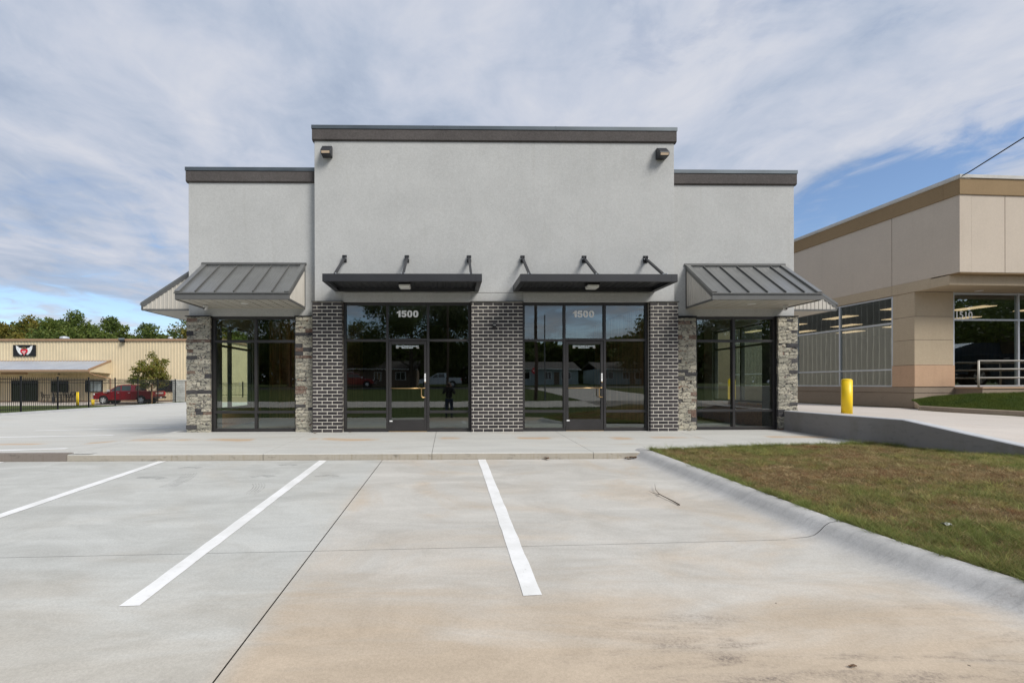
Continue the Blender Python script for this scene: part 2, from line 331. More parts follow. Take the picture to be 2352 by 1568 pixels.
MAT['skin'] = pmat('skin', (.45, .27, .2), .5); MAT['coat'] = pmat('dark coat', (.012, .013, .018), .9, var=.2, vscale=10); MAT['jeans'] = pmat('denim', (.03, .05, .10), .9, var=.2, vscale=14); MAT['hair'] = pmat('hair', (.05, .035, .025), .8)
MAT['bark'] = pmat('bark', (.10, .08, .062), .95, var=.3, vscale=6, bumps=.6, bscale=14)
MAT['soil'] = None
def soil_mat():
    m, ns, ls, b, _ = base_mat('thatch and soil')
    v = pos_vec(ns, ls); n = noise_n(ns, ls, v, 1.3, 5, .65, .8); n2 = noise_n(ns, ls, v, 38, 5, .75, .6); n3 = noise_n(ns, ls, v, 5, 5, .7)
    c = mixc(ns, ls, ramp_out(ns, ls, n, .42, .6), (.19, .14, .08), (.14, .14, .06))
    c = mixc(ns, ls, ramp_out(ns, ls, n2, .4, .65), mixc(ns, ls, 1., c, (.5, .5, .48), 'MULTIPLY'), c); c = mixc(ns, ls, ramp_out(ns, ls, n3, .58, .72), c, (.16, .125, .07))
    ls.new(c, b.inputs['Base Color']); b.inputs['Roughness'].default_value = 1; b.inputs['Specular IOR Level'].default_value = .1; bump(ns, ls, b, n2, .9, .03); return m
MAT['soil'] = soil_mat()
MAT['lawn'] = pmat('lawn', (.062, .082, .024), 1., var=.35, vscale=5, bumps=1., bscale=40, spec=.1)
def blade_mat():
    m, ns, ls, b, out = base_mat('grass blade')
    a = ns.new('ShaderNodeAttribute'); a.attribute_name = 'tint'
    ls.new(a.outputs[0], b.inputs['Base Color']); b.inputs['Roughness'].default_value = .75; b.inputs['Specular IOR Level'].default_value = .25
    t = ns.new('ShaderNodeBsdfTranslucent'); ls.new(a.outputs[0], t.inputs[0]); mx = ns.new('ShaderNodeMixShader'); mx.inputs[0].default_value = .3
    ls.new(b.outputs[0], mx.inputs[1]); ls.new(t.outputs[0], mx.inputs[2]); ls.new(mx.outputs[0], out.inputs[0]); return m
MAT['blade'] = blade_mat()

# ------------------------------------------------------------------ object helpers
OFF = {}
def link(o, parent=None):
    S.collection.objects.link(o)
    if parent is not None: o.parent = parent
    return o
def tag(o, label=None, cat=None, group=None, kind=None):
    if label: o['label'] = label
    if cat: o['category'] = cat
    if group: o['group'] = group
    if kind: o['kind'] = kind
    return o
def empty(name, loc=(0, 0, 0), label=None, cat=None, group=None, kind=None, rz=0, off=None, parent=None):
    o = bpy.data.objects.new(name, None); link(o, parent); o.empty_display_size = .2
    if parent is not None:
        p = OFF.get(parent.name, Vector()); o.location = Vector(loc) - p
    else: o.location = loc
    o.rotation_euler.z = rz
    OFF[o.name] = Vector(loc) if off is None else Vector(off)
    return tag(o, label, cat, group, kind)
class MB:
    def __init__(s): s.v = []; s.f = []; s.m = []
    def add(s, vs, fs, mi=0):
        n = len(s.v); s.v += [tuple(p) for p in vs]; s.f += [tuple(i + n for i in f) for f in fs]; s.m += [mi] * len(fs); return s
    def box(s, x0, x1, y0, y1, z0, z1, mi=0, ch=0.):
        if ch:
            return s.chbox(x0, x1, y0, y1, z0, z1, ch, mi)
        v = [(x, y, z) for z in (z0, z1) for y in (y0, y1) for x in (x0, x1)]
        return s.add(v, [(0, 2, 3, 1), (4, 5, 7, 6), (0, 1, 5, 4), (2, 6, 7, 3), (0, 4, 6, 2), (1, 3, 7, 5)], mi)
    def chbox(s, x0, x1, y0, y1, z0, z1, c, mi=0):     # front (y0) edges chamfered
        v = [(x, y1, z) for z in (z0, z1) for x in (x0, x1)] + [(x, y0 + c, z) for z in (z0, z1) for x in (x0, x1)] + \
            [(x, y0, z) for z in (z0 + c, z1 - c) for x in (x0 + c, x1 - c)]
        return s.add(v, [(0, 2, 3, 1), (8, 9, 11, 10), (4, 5, 9, 8), (6, 10, 11, 7), (4, 8, 10, 6), (5, 7, 11, 9), (0, 1, 5, 4), (2, 6, 7, 3), (0, 4, 6, 2), (1, 3, 7, 5)], mi)
    def prism(s, poly, a, b, axis='x', mi=0):
        # poly: 2D points in the two other axes, extruded from a to b
        n = len(poly)
        def P(t, p):
            return (t, p[0], p[1]) if axis == 'x' else ((p[0], t, p[1]) if axis == 'y' else (p[0], p[1], t))
        v = [P(a, p) for p in poly] + [P(b, p) for p in poly]
        f = [tuple(range(n)), tuple(range(2 * n - 1, n - 1, -1))] + [(i, i + n, (i + 1) % n + n, (i + 1) % n) for i in range(n)]
        return s.add(v, f, mi)
    def bar(s, p0, p1, w, h, mi=0, up=(0, 0, 1)):
        p0, p1 = Vector(p0), Vector(p1); d = (p1 - p0).normalized(); up = Vector(up)
        if abs(d.dot(up)) > .99: up = Vector((0, 1, 0))
        sx = d.cross(up).normalized() * (w / 2); sz = sx.cross(d).normalized() * (h / 2)
        v = [p + a * sx + b * sz for p in (p0, p1) for a, b in ((-1, -1), (1, -1), (1, 1), (-1, 1))]
        return s.add(v, [(0, 1, 2, 3), (7, 6, 5, 4), (0, 4, 5, 1), (1, 5, 6, 2), (2, 6, 7, 3), (3, 7, 4, 0)], mi)
    def tube(s, pts, r, n=8, mi=0, cap=True):
        pts = [Vector(p) for p in pts]; rs = r if isinstance(r, (list, tuple)) else [r] * len(pts)
        base = len(s.v); prev = None
        for i, p in enumerate(pts):
            d = (pts[min(i + 1, len(pts) - 1)] - pts[max(i - 1, 0)]).normalized()
            if prev is None:
                a = d.cross(Vector((0, 0, 1)) if abs(d.z) < .9 else Vector((1, 0, 0))).normalized()
            else:
                a = (prev - d * prev.dot(d)).normalized()
            prev = a; b = d.cross(a)
            for k in range(n):
                t = 2 * math.pi * k / n; s.v.append(tuple(p + (a * math.cos(t) + b * math.sin(t)) * rs[i]))
        for i in range(len(pts) - 1):
            for k in range(n):
                s.f.append((base + i * n + k, base + i * n + (k + 1) % n, base + (i + 1) * n + (k + 1) % n, base + (i + 1) * n + k)); s.m.append(mi)
        if cap:
            s.f.append(tuple(base + k for k in range(n))[::-1]); s.m.append(mi)
            s.f.append(tuple(base + (len(pts) - 1) * n + k for k in range(n))); s.m.append(mi)
        return s
    def grid(s, rows, mi=0):
        base = len(s.v); m = len(rows[0])
        for r in rows: s.v += [tuple(p) for p in r]
        for i in range(len(rows) - 1):
            for k in range(m - 1):
                s.f.append((base + i * m + k, base + i * m + k + 1, base + (i + 1) * m + k + 1, base + (i + 1) * m + k)); s.m.append(mi)
        return s
    def build(s, name, mat, parent=None, smooth=False, label=None, bevel=0, kind=None, off=None):
        if off is None: off = OFF.get(parent.name, Vector()) if parent is not None else Vector()
        me = bpy.data.meshes.new(name); me.from_pydata([(a - off[0], b - off[1], c - off[2]) for a, b, c in s.v], [], s.f)
        for mm in (mat if isinstance(mat, (list, tuple)) else [mat]): me.materials.append(MAT[mm] if isinstance(mm, str) else mm)
        me.polygons.foreach_set('material_index', s.m)
        if smooth: me.polygons.foreach_set('use_smooth', [True] * len(me.polygons))
        bm = bmesh.new(); bm.from_mesh(me); bmesh.ops.recalc_face_normals(bm, faces=bm.faces); bm.to_mesh(me); bm.free()
        o = bpy.data.objects.new(name, me); link(o, parent); OFF[o.name] = Vector(off)
        if bevel:
            md = o.modifiers.new('bevel', 'BEVEL'); md.width = bevel; md.segments = 2; md.limit_method = 'ANGLE'
        if label: o['label'] = label
        if kind: o['kind'] = kind
        return o
def copy_tree(o, parent=None):
    c = o.copy(); S.collection.objects.link(c); c.parent = parent; OFF[c.name] = OFF.get(o.name, Vector())
    for ch in list(o.children): copy_tree(ch, c)
    return c
def inst(name, me, loc, parent, scale=(1, 1, 1), rz=0):
    o = bpy.data.objects.new(name, me); link(o, parent); off = OFF.get(parent.name, Vector()) if parent is not None else Vector()
    o.location = Vector(loc) - off; o.scale = scale; o.rotation_euler.z = rz; return o
def text_obj(name, body, size, loc, mat, parent, bold=0., mirror=False, width=None, height=None, thick=.0015, rot=(R(90), 0, 0)):
    cu = bpy.data.curves.new(name, 'FONT'); cu.body = body; cu.size = size; cu.offset = bold; cu.extrude = thick; cu.align_x = 'CENTER'; cu.align_y = 'CENTER'
    tmp = bpy.data.objects.new(name, cu); S.collection.objects.link(tmp); bpy.context.view_layer.update()
    dg = bpy.context.evaluated_depsgraph_get(); me = bpy.data.meshes.new_from_object(tmp.evaluated_get(dg)); bpy.data.objects.remove(tmp)
    co = np.array([v.co[:] for v in me.vertices]); lo, hi = co.min(0), co.max(0); c = (lo + hi) / 2; sc = np.ones(3)
    if width: sc[0] = width / (hi[0] - lo[0])
    if height: sc[1] = height / (hi[1] - lo[1])
    elif width: sc[1] = sc[0]
    if mirror: sc[0] *= -1
    co = (co - c) * sc
    for v, p in zip(me.vertices, co): v.co = p
    me.materials.clear(); me.materials.append(MAT[mat])
    o = bpy.data.objects.new(name, me); link(o, parent); off = OFF.get(parent.name, Vector())
    o.location = Vector(loc) - off; o.rotation_euler = rot
    return o

# ------------------------------------------------------------------ levels of the ground
def zpark(y): return -.5133 + .0415 * y
def zlot(y): return -.06 - .0295 * (y - 7.9) if y < 18 else -.358 - .003 * (y - 18)
def zwall(y): return .462 if y > 8.11 else .462 - .174 * (8.11 - y)
def zalley(x, y):
    zr = .255 if y > 14.3 else .255 - .05 * (14.3 - y)
    t = min(1, max(0, (x - 8.2) / 6.8)); return (zwall(y) - .012) * (1 - t) + zr * t
def zfar(y):      # street side behind the camera
    pts = [(-400, 1.2), (-120, 1.2), (-60, 1.1), (-44, .72), (-30, .42), (-14, -.1), (-6, -.50), (0, -.62), (2, -.75), (400, -.75)]
    for (a, za), (b, zb) in zip(pts, pts[1:]):
        if a <= y <= b: return za + (zb - za) * (y - a) / (b - a)
    return pts[-1][1]
def structure(name, loc=(0, 0, 0)): return empty(name, loc, kind='structure')

m = MB(); ys = [-400, -200, -120, -90, -60, -52, -44, -37, -30, -22, -14, -10, -6, -3, 0, 2, 6, 60, 400]
m.grid([[(x, y, zfar(y) - (.5 if y > 2 else 0)) for x in (-400, -120, -40, 0, 40, 120, 400)] for y in ys]); tag(m.build('ground', 'lawn'), kind='structure')

# road, verge and drive behind the camera (seen in the shop windows)
m = MB(); m.grid([[(x, y, zfar(y) + .012) for x in (-120, -40, 0, 40, 120)] for y in (-43.5, -41, -38.5, -36)]); tag(m.build('road', 'asphalt'), kind='structure')
m = MB(); m.grid([[(x, y, zfar(y) + .02) for x in (-60, -20, 0, 20, 60)] for y in (-12.5, -11, -9.5, -8)]); m.grid([[(x, y, zfar(y) + .02) for x in (10, 18)] for y in (-36.2, -30, -22, -14, -10, -8)]); tag(m.build('access_road', 'alley'), kind='structure')

# front parking lot: slabs with real joints
lot = structure('parking_lot')
m = MB(); m.grid([[(x, y, zpark(y) - .03) for x in (-26, 9)] for y in (-8.2, 0, 7.9)]); m.build('joint_bed', 'joint', lot, kind='structure')
def curb_top(y):
    pts = [(8.09, 3.475), (6.6, 3.573), (5.68, 3.62), (5.0, 3.66), (4.3, 3.70), (3.77, 3.765), (3.43, 3.846), (3.08, 3.93), (2.6, 4.10), (2.0, 4.42), (1.4, 4.9), (.9, 5.5)]
    if y >= pts[0][0]: return pts[0][1]
    for (a, xa), (b, xb) in zip(pts, pts[1:]):
        if b <= y <= a: return xa + (xb - xa) * (a - y) / (a - b)
    return pts[-1][1]
JX = lambda y: -1.135 - .0135 * (7.95 - y)
JY = lambda x: 4.055 + .033 * (x + 1.2) if x < 0 else 4.09 + .045 * x
g = .005
def slab(xa, xb, ya, yb):
    rows = []
    for i in range(7):
        row = []
        for k in range(5):
            y0 = ya(0) if callable(ya) else ya; t = i / 6
            u = k / 4
            x_lo = xa; x_hi = xb
            yy_l = None
            # corner-wise bilinear so both joint lines can lean
            def Y(x): a = ya(x) if callable(ya) else ya; b = yb(x) if callable(yb) else yb; return a + (b - a) * t
            xg = (x_lo if not callable(x_lo) else x_lo(5)) * (1 - u) + (x_hi if not callable(x_hi) else x_hi(5)) * u
            y = Y(xg); xl = x_lo(y) if callable(x_lo) else x_lo; xr = x_hi(y) if callable(x_hi) else x_hi
            x = xl + (xr - xl) * u; row.append((x, Y(x), zpark(Y(x))))
        rows.append(row)
    mm = MB().grid(rows); return mm
YF = 7.925
slab(lambda y: -12.3, lambda y: JX(y) - g, lambda x: JY(x) + g * .5, YF).build('slab', 'lot', lot)
slab(lambda y: JX(y) + g, lambda y: 9.0, lambda x: JY(x) + g * .5, YF).build('slab', 'lot', lot)
slab(lambda y: -12.3, lambda y: JX(y) - g, -1.5, lambda x: JY(x) - g * .5).build('slab', 'lot', lot)
slab(lambda y: JX(y) + g, lambda y: 9.0, -1.5, lambda x: JY(x) - g * .5).build('slab', 'lot', lot)
slab(lambda y: -12.3, lambda y: 9.0, -8.0, -1.51).build('slab', 'lot', lot)
slab(lambda y: -26., lambda y: -12.31, -8.0, YF).build('slab', 'lot', lot)
# painted stripes with slightly uneven edges
def stripe(xa, ya, xb, yb, w, zf, ragged=.004, lift=.004):
    n = 26; L = []; Rr = []
    dx, dy = xb - xa, yb - ya; l = math.hypot(dx, dy); nx, ny = -dy / l, dx / l
    for i in range(n + 1):
        t = i / n; x, y = xa + dx * t, ya + dy * t
        a = w / 2 + random.uniform(-ragged, ragged); b = w / 2 + random.uniform(-ragged, ragged)
        e = random.uniform(-.012, .012) if i in (0, n) else 0
        L.append((x + nx * a, y + ny * a + e, zf(y) + lift)); Rr.append((x - nx * b, y - ny * b - e, zf(y) + lift))
    return MB().grid([L, Rr])
stripe(-4.855, 7.90, -4.845, 3.15, .135, zpark).build('painted_stripe', 'paint', lot)
stripe(-2.14, 7.905, -2.158, 3.15, .130, zpark).build('painted_stripe', 'paint', lot)
stripe(.568, 7.915, .588, 3.24, .133, zpark).build('painted_stripe', 'paint', lot)
stripe(-7.55, 7.90, -7.56, 3.15, .135, zpark).build('painted_stripe', 'paint', lot)
# tyre scuffs
def scuff(x, y, r, a0, a1, lines=5, sp=.03, w=.014):
    mm = MB()
    for k in range(lines):
        rr = r + k * sp; pts0 = []; pts1 = []
        for i in range(11):
            a = R(a0 + (a1 - a0) * i / 10); ca, sa = math.cos(a), math.sin(a)
            for P_, q in ((pts0, rr), (pts1, rr + w)):
                yy = y + q * sa; P_.append((x + q * ca, yy, zpark(yy) + .004))
        mm.grid([pts0, pts1])
    return mm.build('tyre_scuff', 'scuff', lot)
scuff(-4.10, 7.22, .16, 40, 140, 5, .022); scuff(-4.35, 6.40, .30, 45, 115, 5, .03); scuff(-2.72, 6.62, .15, 45, 140, 5, .025); scuff(-2.62, 7.42, .12, 40, 140, 5, .02); scuff(-1.78, 6.62, .14, 40, 140, 5, .022)
scuff(-5.2, 6.4, 1.35, -8, 24, 6, .035, .012); scuff(-3.2, 6.0, .62, -12, 35, 5, .035, .012)
# roll kerb along the grass, cast in lengths
kerb = structure('roll_kerb')
PROF = [(-.62, -.004), (-.46, .004), (-.34, .010), (-.27, .026), (-.215, .062), (-.165, .110), (-.115, .136), (-.05, .145), (.0, .146), (.025, .135), (.035, -.06)]
def kerb_run(ya, yb, n):
    rows = []
    for i in range(n + 1):
        y = ya + (yb - ya) * i / n; x = curb_top(y); dxy = (curb_top(y + .05) - curb_top(y - .05)) / .1; l = math.hypot(1, dxy); nx, ny = 1 / l, -dxy / l
        rows.append([(x + nx * o, y + ny * o, zpark(y + ny * o) + h) for o, h in PROF])
    return MB().grid(rows)
def kerb_obj(ya, yb, n):
    o = kerb_run(ya, yb, n).build('kerb_length', 'lot', kerb, smooth=True); k = len(PROF); w = [0, .25, .6, 1] + [1] * (k - 4)
    at = o.data.attributes.new('ramp', 'FLOAT', 'POINT'); at.data.foreach_set('value', [w[i % k] for i in range(len(o.data.vertices))])
kerb_obj(8.16, 4.302, 26); kerb_obj(4.296, .9, 30)

# raised sidewalk in front of the shops
walk = structure('sidewalk')
def zwalk(y): return -.065 + .065 * min(1, max(0, (y - 7.91) / 2.8))
def lifted(x, y): return -.072 + .072 * min(1, max(0, (y - 7.93) / 2.75))
JW = [-6.47, -3.17, -.29, 2.50, 5.32, 8.11]
def front_edge(x): return 7.935 if x < 3.35 else 7.945 + (x - 3.35) * .155
m = MB(); m.prism([(-6.46, 7.95), (3.35, 7.96), (8.1, 8.7), (8.1, 10.9), (-6.46, 10.9)], -.35, -.095, 'z'); m.build('joint_bed', 'joint', walk)
MB().prism([(-6.60, 10.7), (-5.9, 10.94), (-5.9, 12), (-6.6, 12)], -.35, -.012, 'z').build('corner_fill', 'walk', walk)
def lifted(x, y): return -.072 + .072 * min(1, max(0, (y - 7.93) / 2.75))
for a, b in zip(JW, JW[1:]):
    mm = MB(); n = 4; a0 = a - .004 if a < -6 else a; xs = [a0 + .004 + (b - a0 - .008) * k / n for k in range(n + 1)]
    xs = sorted(xs + ([3.35] if a < 3.35 < b else []))
    top = [[(x, front_edge(x) + .012 + (10.95 - front_edge(x)) * j / 5, lifted(x, front_edge(x) + (10.95 - front_edge(x)) * j / 5)) for x in xs] for j in range(6)]
    mm.grid(top)
    e0 = [(x, front_edge(x), lifted(x, front_edge(x)) - .012) for x in xs]
    mm.grid([top[0], e0], 0); mm.grid([e0, [(x, y, -.30) for x, y, z in e0]], 1)
    mm.grid([[(xs[0], y, z) for x, y, z in [r[0] for r in top]], [(xs[0], r[0][1], -.2) for r in top]]); mm.grid([[r[-1] for r in top], [(xs[-1], r[-1][1], -.2) for r in top]])
    mm.build('sidewalk_slab', ['walk', 'kerb_face'], walk)
# flared apron that wraps round the corner of the building
m = MB(); outer = [(-6.474, 7.935), (-6.60, 8.03), (-6.78, 8.32), (-7.10, 8.85), (-7.55, 9.5), (-7.92, 10.05), (-8.10, 10.5), (-8.10, 10.97), (-7.85, 11.7), (-7.55, 12.6), (-7.4, 13.6), (-7.4, 15), (-7.4, 24)]
inner = [(-6.474, 7.936), (-6.474, 8.3), (-6.474, 8.6), (-6.474, 9.0), (-6.474, 9.5), (-6.474, 10.0), (-6.474, 10.5), (-6.474, 10.94), (-6.05, 11.4), (-6.05, 12.6), (-6.05, 13.6), (-6.05, 15), (-6.05, 24)]
rows = [[], [], []]
for (a, b), (c, d) in zip(outer, inner):
    zo = zlot(b) + .005 if b > 8 else -.066; zi = lifted(c, d) if d < 10.95 else 0
    for k, t in enumerate((0, .5, 1)): rows[k].append((a + (c - a) * t, b + (d - b) * t, zo + (zi - zo) * t))
m.grid(rows); m.grid([rows[0], [(x, y, z - .12) for x, y, z in rows[0]]]); m.build('apron', 'walk', walk)

# side parking lot on the left
side = structure('side_parking_lot')
ysl = [7.94, 10, 12, 14, 16, 18, 22, 26, 31, 36, 45]
m = MB(); m.grid([[(x, y, zlot(y)) for x in (-40, -30, -22, -15, -10.5, -6.1)] for y in ysl[:7]]); m.grid([[(x, y, zlot(y)) for x in (-21.95, -15, -10.5, -6.1)] for y in ysl[6:]]); m.build('slab', 'walk', side)
for xa, ya, xb, yb in ((-8.6, 8.43, -7.20, 8.83), (-12.0, 8.25, -8.75, 8.42), (-13.0, 11.02, -8.6, 12.0), (-12.28, 13.9, -9.0, 15.08), (-13.2, 17.34, -9.2, 18.42), (-13.41, 20.15, -9.4, 21.3), (-13.5, 23.3, -9.5, 24.4)):
    stripe(xa, ya, xb, yb, .14, zlot).build('painted_stripe', 'paint', side)
MB().add([(-8.2, 8.13, -.062), (-7.93, 8.12, -.062), (-7.88, 8.3, -.064), (-8.12, 8.31, -.064)], [(0, 1, 2, 3)]).build('painted_stripe', 'paint', side)
for xa, ya, xb, yb in ((-20.5, 28, -7, 29.5), (-14.6, 21, -14.8, 44), (-20.5, 20.4, -7.5, 21.9)):
    stripe(xa, ya, xb, yb, .012, zlot, .002, .002).build('sawn_joint', 'joint', side)
m = MB(); m.box(-12.0, -6.476, 7.93, 8.08, -.32, -.052); tag(m.build('old_kerb', 'old_kerb'), kind='structure')
kb = structure('side_kerb'); m = MB()
P = [(-27, 21.2), (-24.4, 21.3), (-22.9, 21.6), (-22.2, 22.3), (-21.95, 23.3), (-21.93, 30), (-21.9, 45)]
def sweep(P, prof, zf):
    rows = []
    for i, (x, y) in enumerate(P):
        a, b = P[max(i - 1, 0)], P[min(i + 1, len(P) - 1)]; dx, dy = b[0] - a[0], b[1] - a[1]; l = math.hypot(dx, dy); nx, ny = dy / l, -dx / l
        rows.append([(x + nx * o, y + ny * o, zf(y) + h) for o, h in prof])
    return MB().grid(rows)
sweep(P, [(.2, .002), (.02, .01), (0, .09), (-.14, .105), (-.16, -.1)], zlot).build('kerb_length', 'kerb', kb)
# verge with iron fence, yard beyond
m = MB(); m.grid([[(-22.0, y, -.315), (-22.5, y, -.30), (-23.6, y, -.34 - .014 * (y - 22)), (-30, y, -.42 - .0135 * (y - 22)), (-70, y, -.45 - .013 * (y - 22))] for y in (21.4, 26, 31, 36, 41.2)]); tag(m.build('verge', 'lawn'), kind='structure')
m = MB(); m.grid([[(x, y, z) for x in (-75, -40, -22.2)] for y, z in ((40.8, -.68), (43.4, -.655), (45, -.56), (46.2, -.515))]); tag(m.build('yard', 'alley'), kind='structure')

# drive on the right, held up by the retaining wall
rows = []
for y in [1.5, 3, 4.5, 5.5, 6.56, 7.3, 8.11, 9.5, 10.9, 12.5, 14.3, 16, 20, 26, 40]:
    xl = 8.27 + (max(0, 8.11 - y) * .115) if y < 10.9 else 8.33
    rows.append([(xl + (24 - xl) * t, y, zalley(xl + (24 - xl) * t, y)) for t in (0, .1, .2, .3, .42, .55, .7, .85, 1)])
tag(MB().grid(rows).build('drive', 'alley'), kind='structure')
rw = empty('retaining_wall', (8.1, 8.1, 0), 'low dark grey concrete retaining wall stepping down beside the grass and the sidewalk', 'wall')
WP = [(8.005, 10.97), (8.03, 10.0), (8.06, 9.2), (8.11, 8.11), (8.22, 7.3), (8.35, 6.56), (8.55, 5.3), (8.8, 4.0), (9.0, 3.2)]
def wall_rows(o0, o1, dz0, dz1):
    a = [(x + o0, y, zwall(y) + dz0) for x, y in WP]; b = [(x + o1, y, zwall(y) + dz1) for x, y in WP]; return [a, b]
m = MB(); m.grid([[(x, y, -.5) for x, y in WP], [(x, y, zwall(y) - .014) for x, y in WP]]); m.grid([[(x + .19, y, zwall(y) - .014) for x, y in WP], [(x + .19, y, -.5) for x, y in WP]])
x, y = WP[0]; m.add([(x, y, -.5), (x + .19, y, -.5), (x + .19, y, zwall(y) - .014), (x, y, zwall(y) - .014)], [(0, 1, 2, 3)]); m.build('wall_face', 'retain', rw)
m = MB(); m.grid(wall_rows(0, .014, -.014, 0)); m.grid(wall_rows(.014, .18, 0, .001)); m.grid(wall_rows(.18, .19, 0.001, -.014)); m.build('wall_top', 'retain_top', rw)

# grass island
def zgrass(x, y):
    xl = curb_top(y) + .03; t = min(1, max(0, (x - xl) / (8.2 - xl)))
    zl = zpark(min(y, 7.95)) + .128; zr = -.05 + .03 * (8.7 - min(y, 8.7))
    if y > 7.0: zr = min(zr, lifted(x, y) + .0 + .03)
    return zl + (zr - zl) * (t ** .8) + .012 * math.sin(x * 3.1 + y * 2.3) * math.sin(y * 4.1 - x)
rows = []
for i in range(36):
    t = i / 35; row = []
    for k in range(30):
        u = k / 29
        y_front = .9; x0 = 3.5 + 0 * t
        yb = front_edge(3.4 + 4.8 * u) + .01; y = y_front + (yb - y_front) * t
        xl = curb_top(y) + .02; xr = 8.12 + max(0, 8.11 - y) * .16
        x = xl + (xr - xl) * u; row.append((x, min(y, front_edge(x) + .005), zgrass(x, y)))
    rows.append(row)
tag(MB().grid(rows).build('soil', 'soil'), kind='structure')

def hash_noise(x, y, s, seed=0):
    # smooth value noise, vectorised
    x = x * s + seed * 17.13; y = y * s + seed * 9.71
    xi = np.floor(x).astype(int); yi = np.floor(y).astype(int); fx = x - xi; fy = y - yi
    fx = fx * fx * (3 - 2 * fx); fy = fy * fy * (3 - 2 * fy)
    def h(a, b):
        v = np.sin(a * 127.1 + b * 311.7) * 43758.5453; return v - np.floor(v)
    return (h(xi, yi) * (1 - fx) + h(xi + 1, yi) * fx) * (1 - fy) + (h(xi, yi + 1) * (1 - fx) + h(xi + 1, yi + 1) * fx) * fy
def blades(name, x, y, z, h, w, lean, col, kind='stuff'):
    n = len(x); a = RNG.uniform(0, 2 * np.pi, n); b = RNG.uniform(0, 2 * np.pi, n)
    V = np.zeros((n, 3, 3), np.float32)
    dx, dy = np.cos(a) * w / 2, np.sin(a) * w / 2
    V[:, 0] = np.stack([x - dx, y - dy, z - .004], 1); V[:, 1] = np.stack([x + dx, y + dy, z - .004], 1)
    V[:, 2] = np.stack([x + np.cos(b) * lean * h, y + np.sin(b) * lean * h, z + h], 1)
    me = bpy.data.meshes.new(name); me.vertices.add(n * 3); me.vertices.foreach_set('co', V.ravel())
    me.loops.add(n * 3); me.loops.foreach_set('vertex_index', np.arange(n * 3, dtype=np.int32)); me.polygons.add(n)
    me.polygons.foreach_set('loop_start', np.arange(0, n * 3, 3, dtype=np.int32)); me.polygons.foreach_set('loop_total', np.full(n, 3, np.int32))
    me.update(calc_edges=True)
    at = me.attributes.new('tint', 'FLOAT_COLOR', 'POINT'); c = np.ones((n, 3, 4), np.float32); c[:, :, :3] = col[:, None, :]
    at.data.foreach_set('color', c.ravel()); me.materials.append(MAT['blade'])
    o = bpy.data.objects.new(name, me); link(o); tag(o, kind=kind); return o
def grass_cols(x, y, green_bias=0.):
    g1 = hash_noise(x, y, .9, 1) * .5 + hash_noise(x, y, 2.3, 2) * .3 + hash_noise(x, y, 6, 3) * .2 + green_bias
    r = RNG.uniform(-.14, .14, len(x)); t = np.clip((g1 + r * 1.5 - .46) / .36, 0, 1)[:, None]
    brown = np.array([.275, .20, .10]); tan = np.array([.40, .31, .17]); rust = np.array([.22, .115, .06]); green = np.array([.165, .20, .06]); yg = np.array([.28, .27, .085])
    q = RNG.uniform(0, 1, (len(x), 1)); br = np.where(q < .55, brown, np.where(q < .8, rust, tan)); gr = np.where(RNG.uniform(0, 1, (len(x), 1)) < .55, green, yg)
    return (br * (1 - t) + gr * t) * RNG.uniform(.8, 1.7, (len(x), 1)), t[:, 0]
n = 300000
gy = RNG.uniform(0, 1, n) ** 1.0 * 6.6 + 2.1; xl = np.array([curb_top(v) for v in np.linspace(2, 8.8, 200)]); xl = np.interp(gy, np.linspace(2, 8.8, 200), xl) + .035
xr = 8.08 + np.maximum(0, 8.11 - gy) * .155; gx = xl + (xr - xl) * RNG.uniform(0, 1, n)
keep = gy < np.array([front_edge(a) for a in gx]) - .005; gx, gy, xl, xr = gx[keep], gy[keep], xl[keep], xr[keep]
edge = np.exp(-(gx - xl) / .10) + np.exp(-(np.array([front_edge(a) for a in gx]) - gy) / .10) + .6 * np.exp(-(xr - gx) / .06)
corner = 1.1 * np.exp(-(((gx - 4.6) / 1.0) ** 2 + ((gy - 3.0) / .5) ** 2))
tuft = np.clip((hash_noise(gx, gy, 5.5, 8) - .62) * 4, 0, 1)
col, t = grass_cols(gx, gy, .07 * np.clip(edge, 0, 1) + .18 * corner + .0)
gh = (RNG.uniform(.012, .034, len(gx)) * (1 + 1.1 * np.clip(edge, 0, 1) * hash_noise(gx, gy, 8, 5) * 1.4 + 1.1 * tuft + 1.2 * corner) * (.8 + .5 * t))
nt_ = 5200; pick = RNG.choice(len(gx), nt_); cx, cy, ct = gx[pick], gy[pick], t[pick]; nb = 34; q = np.repeat(np.arange(nt_), nb); tx = cx[q] + RNG.normal(0, .022, len(q)); ty = cy[q] + RNG.normal(0, .022, len(q))
tcol = np.repeat(col[pick] * RNG.uniform(.8, 1.25, (nt_, 1)), nb, 0) * RNG.uniform(.75, 1.3, (len(q), 1)); th = np.repeat(RNG.uniform(.03, .075, nt_) * (.75 + .5 * ct), nb) * RNG.uniform(.5, 1.1, len(q))
yy = np.concatenate([RNG.uniform(2.4, 7.9, 150), RNG.uniform(2.4, 4.2, 200)]); ex = np.interp(yy, np.linspace(2, 8.8, 200), [curb_top(v) for v in np.linspace(2, 8.8, 200)]) + np.concatenate([RNG.uniform(.0, .10, 150), RNG.uniform(.02, .9, 200)])
bx2 = RNG.uniform(3.5, 8.0, 170); yy = np.concatenate([yy, np.array([front_edge(a) for a in bx2]) - RNG.uniform(.0, .07, 170)]); ex = np.concatenate([ex, bx2])
mw = RNG.uniform(2.6, 8.4, 160); yy = np.concatenate([yy, mw]); ex = np.concatenate([ex, 8.06 + np.maximum(0, 8.11 - mw) * .155 - RNG.uniform(0, .05, 160)])
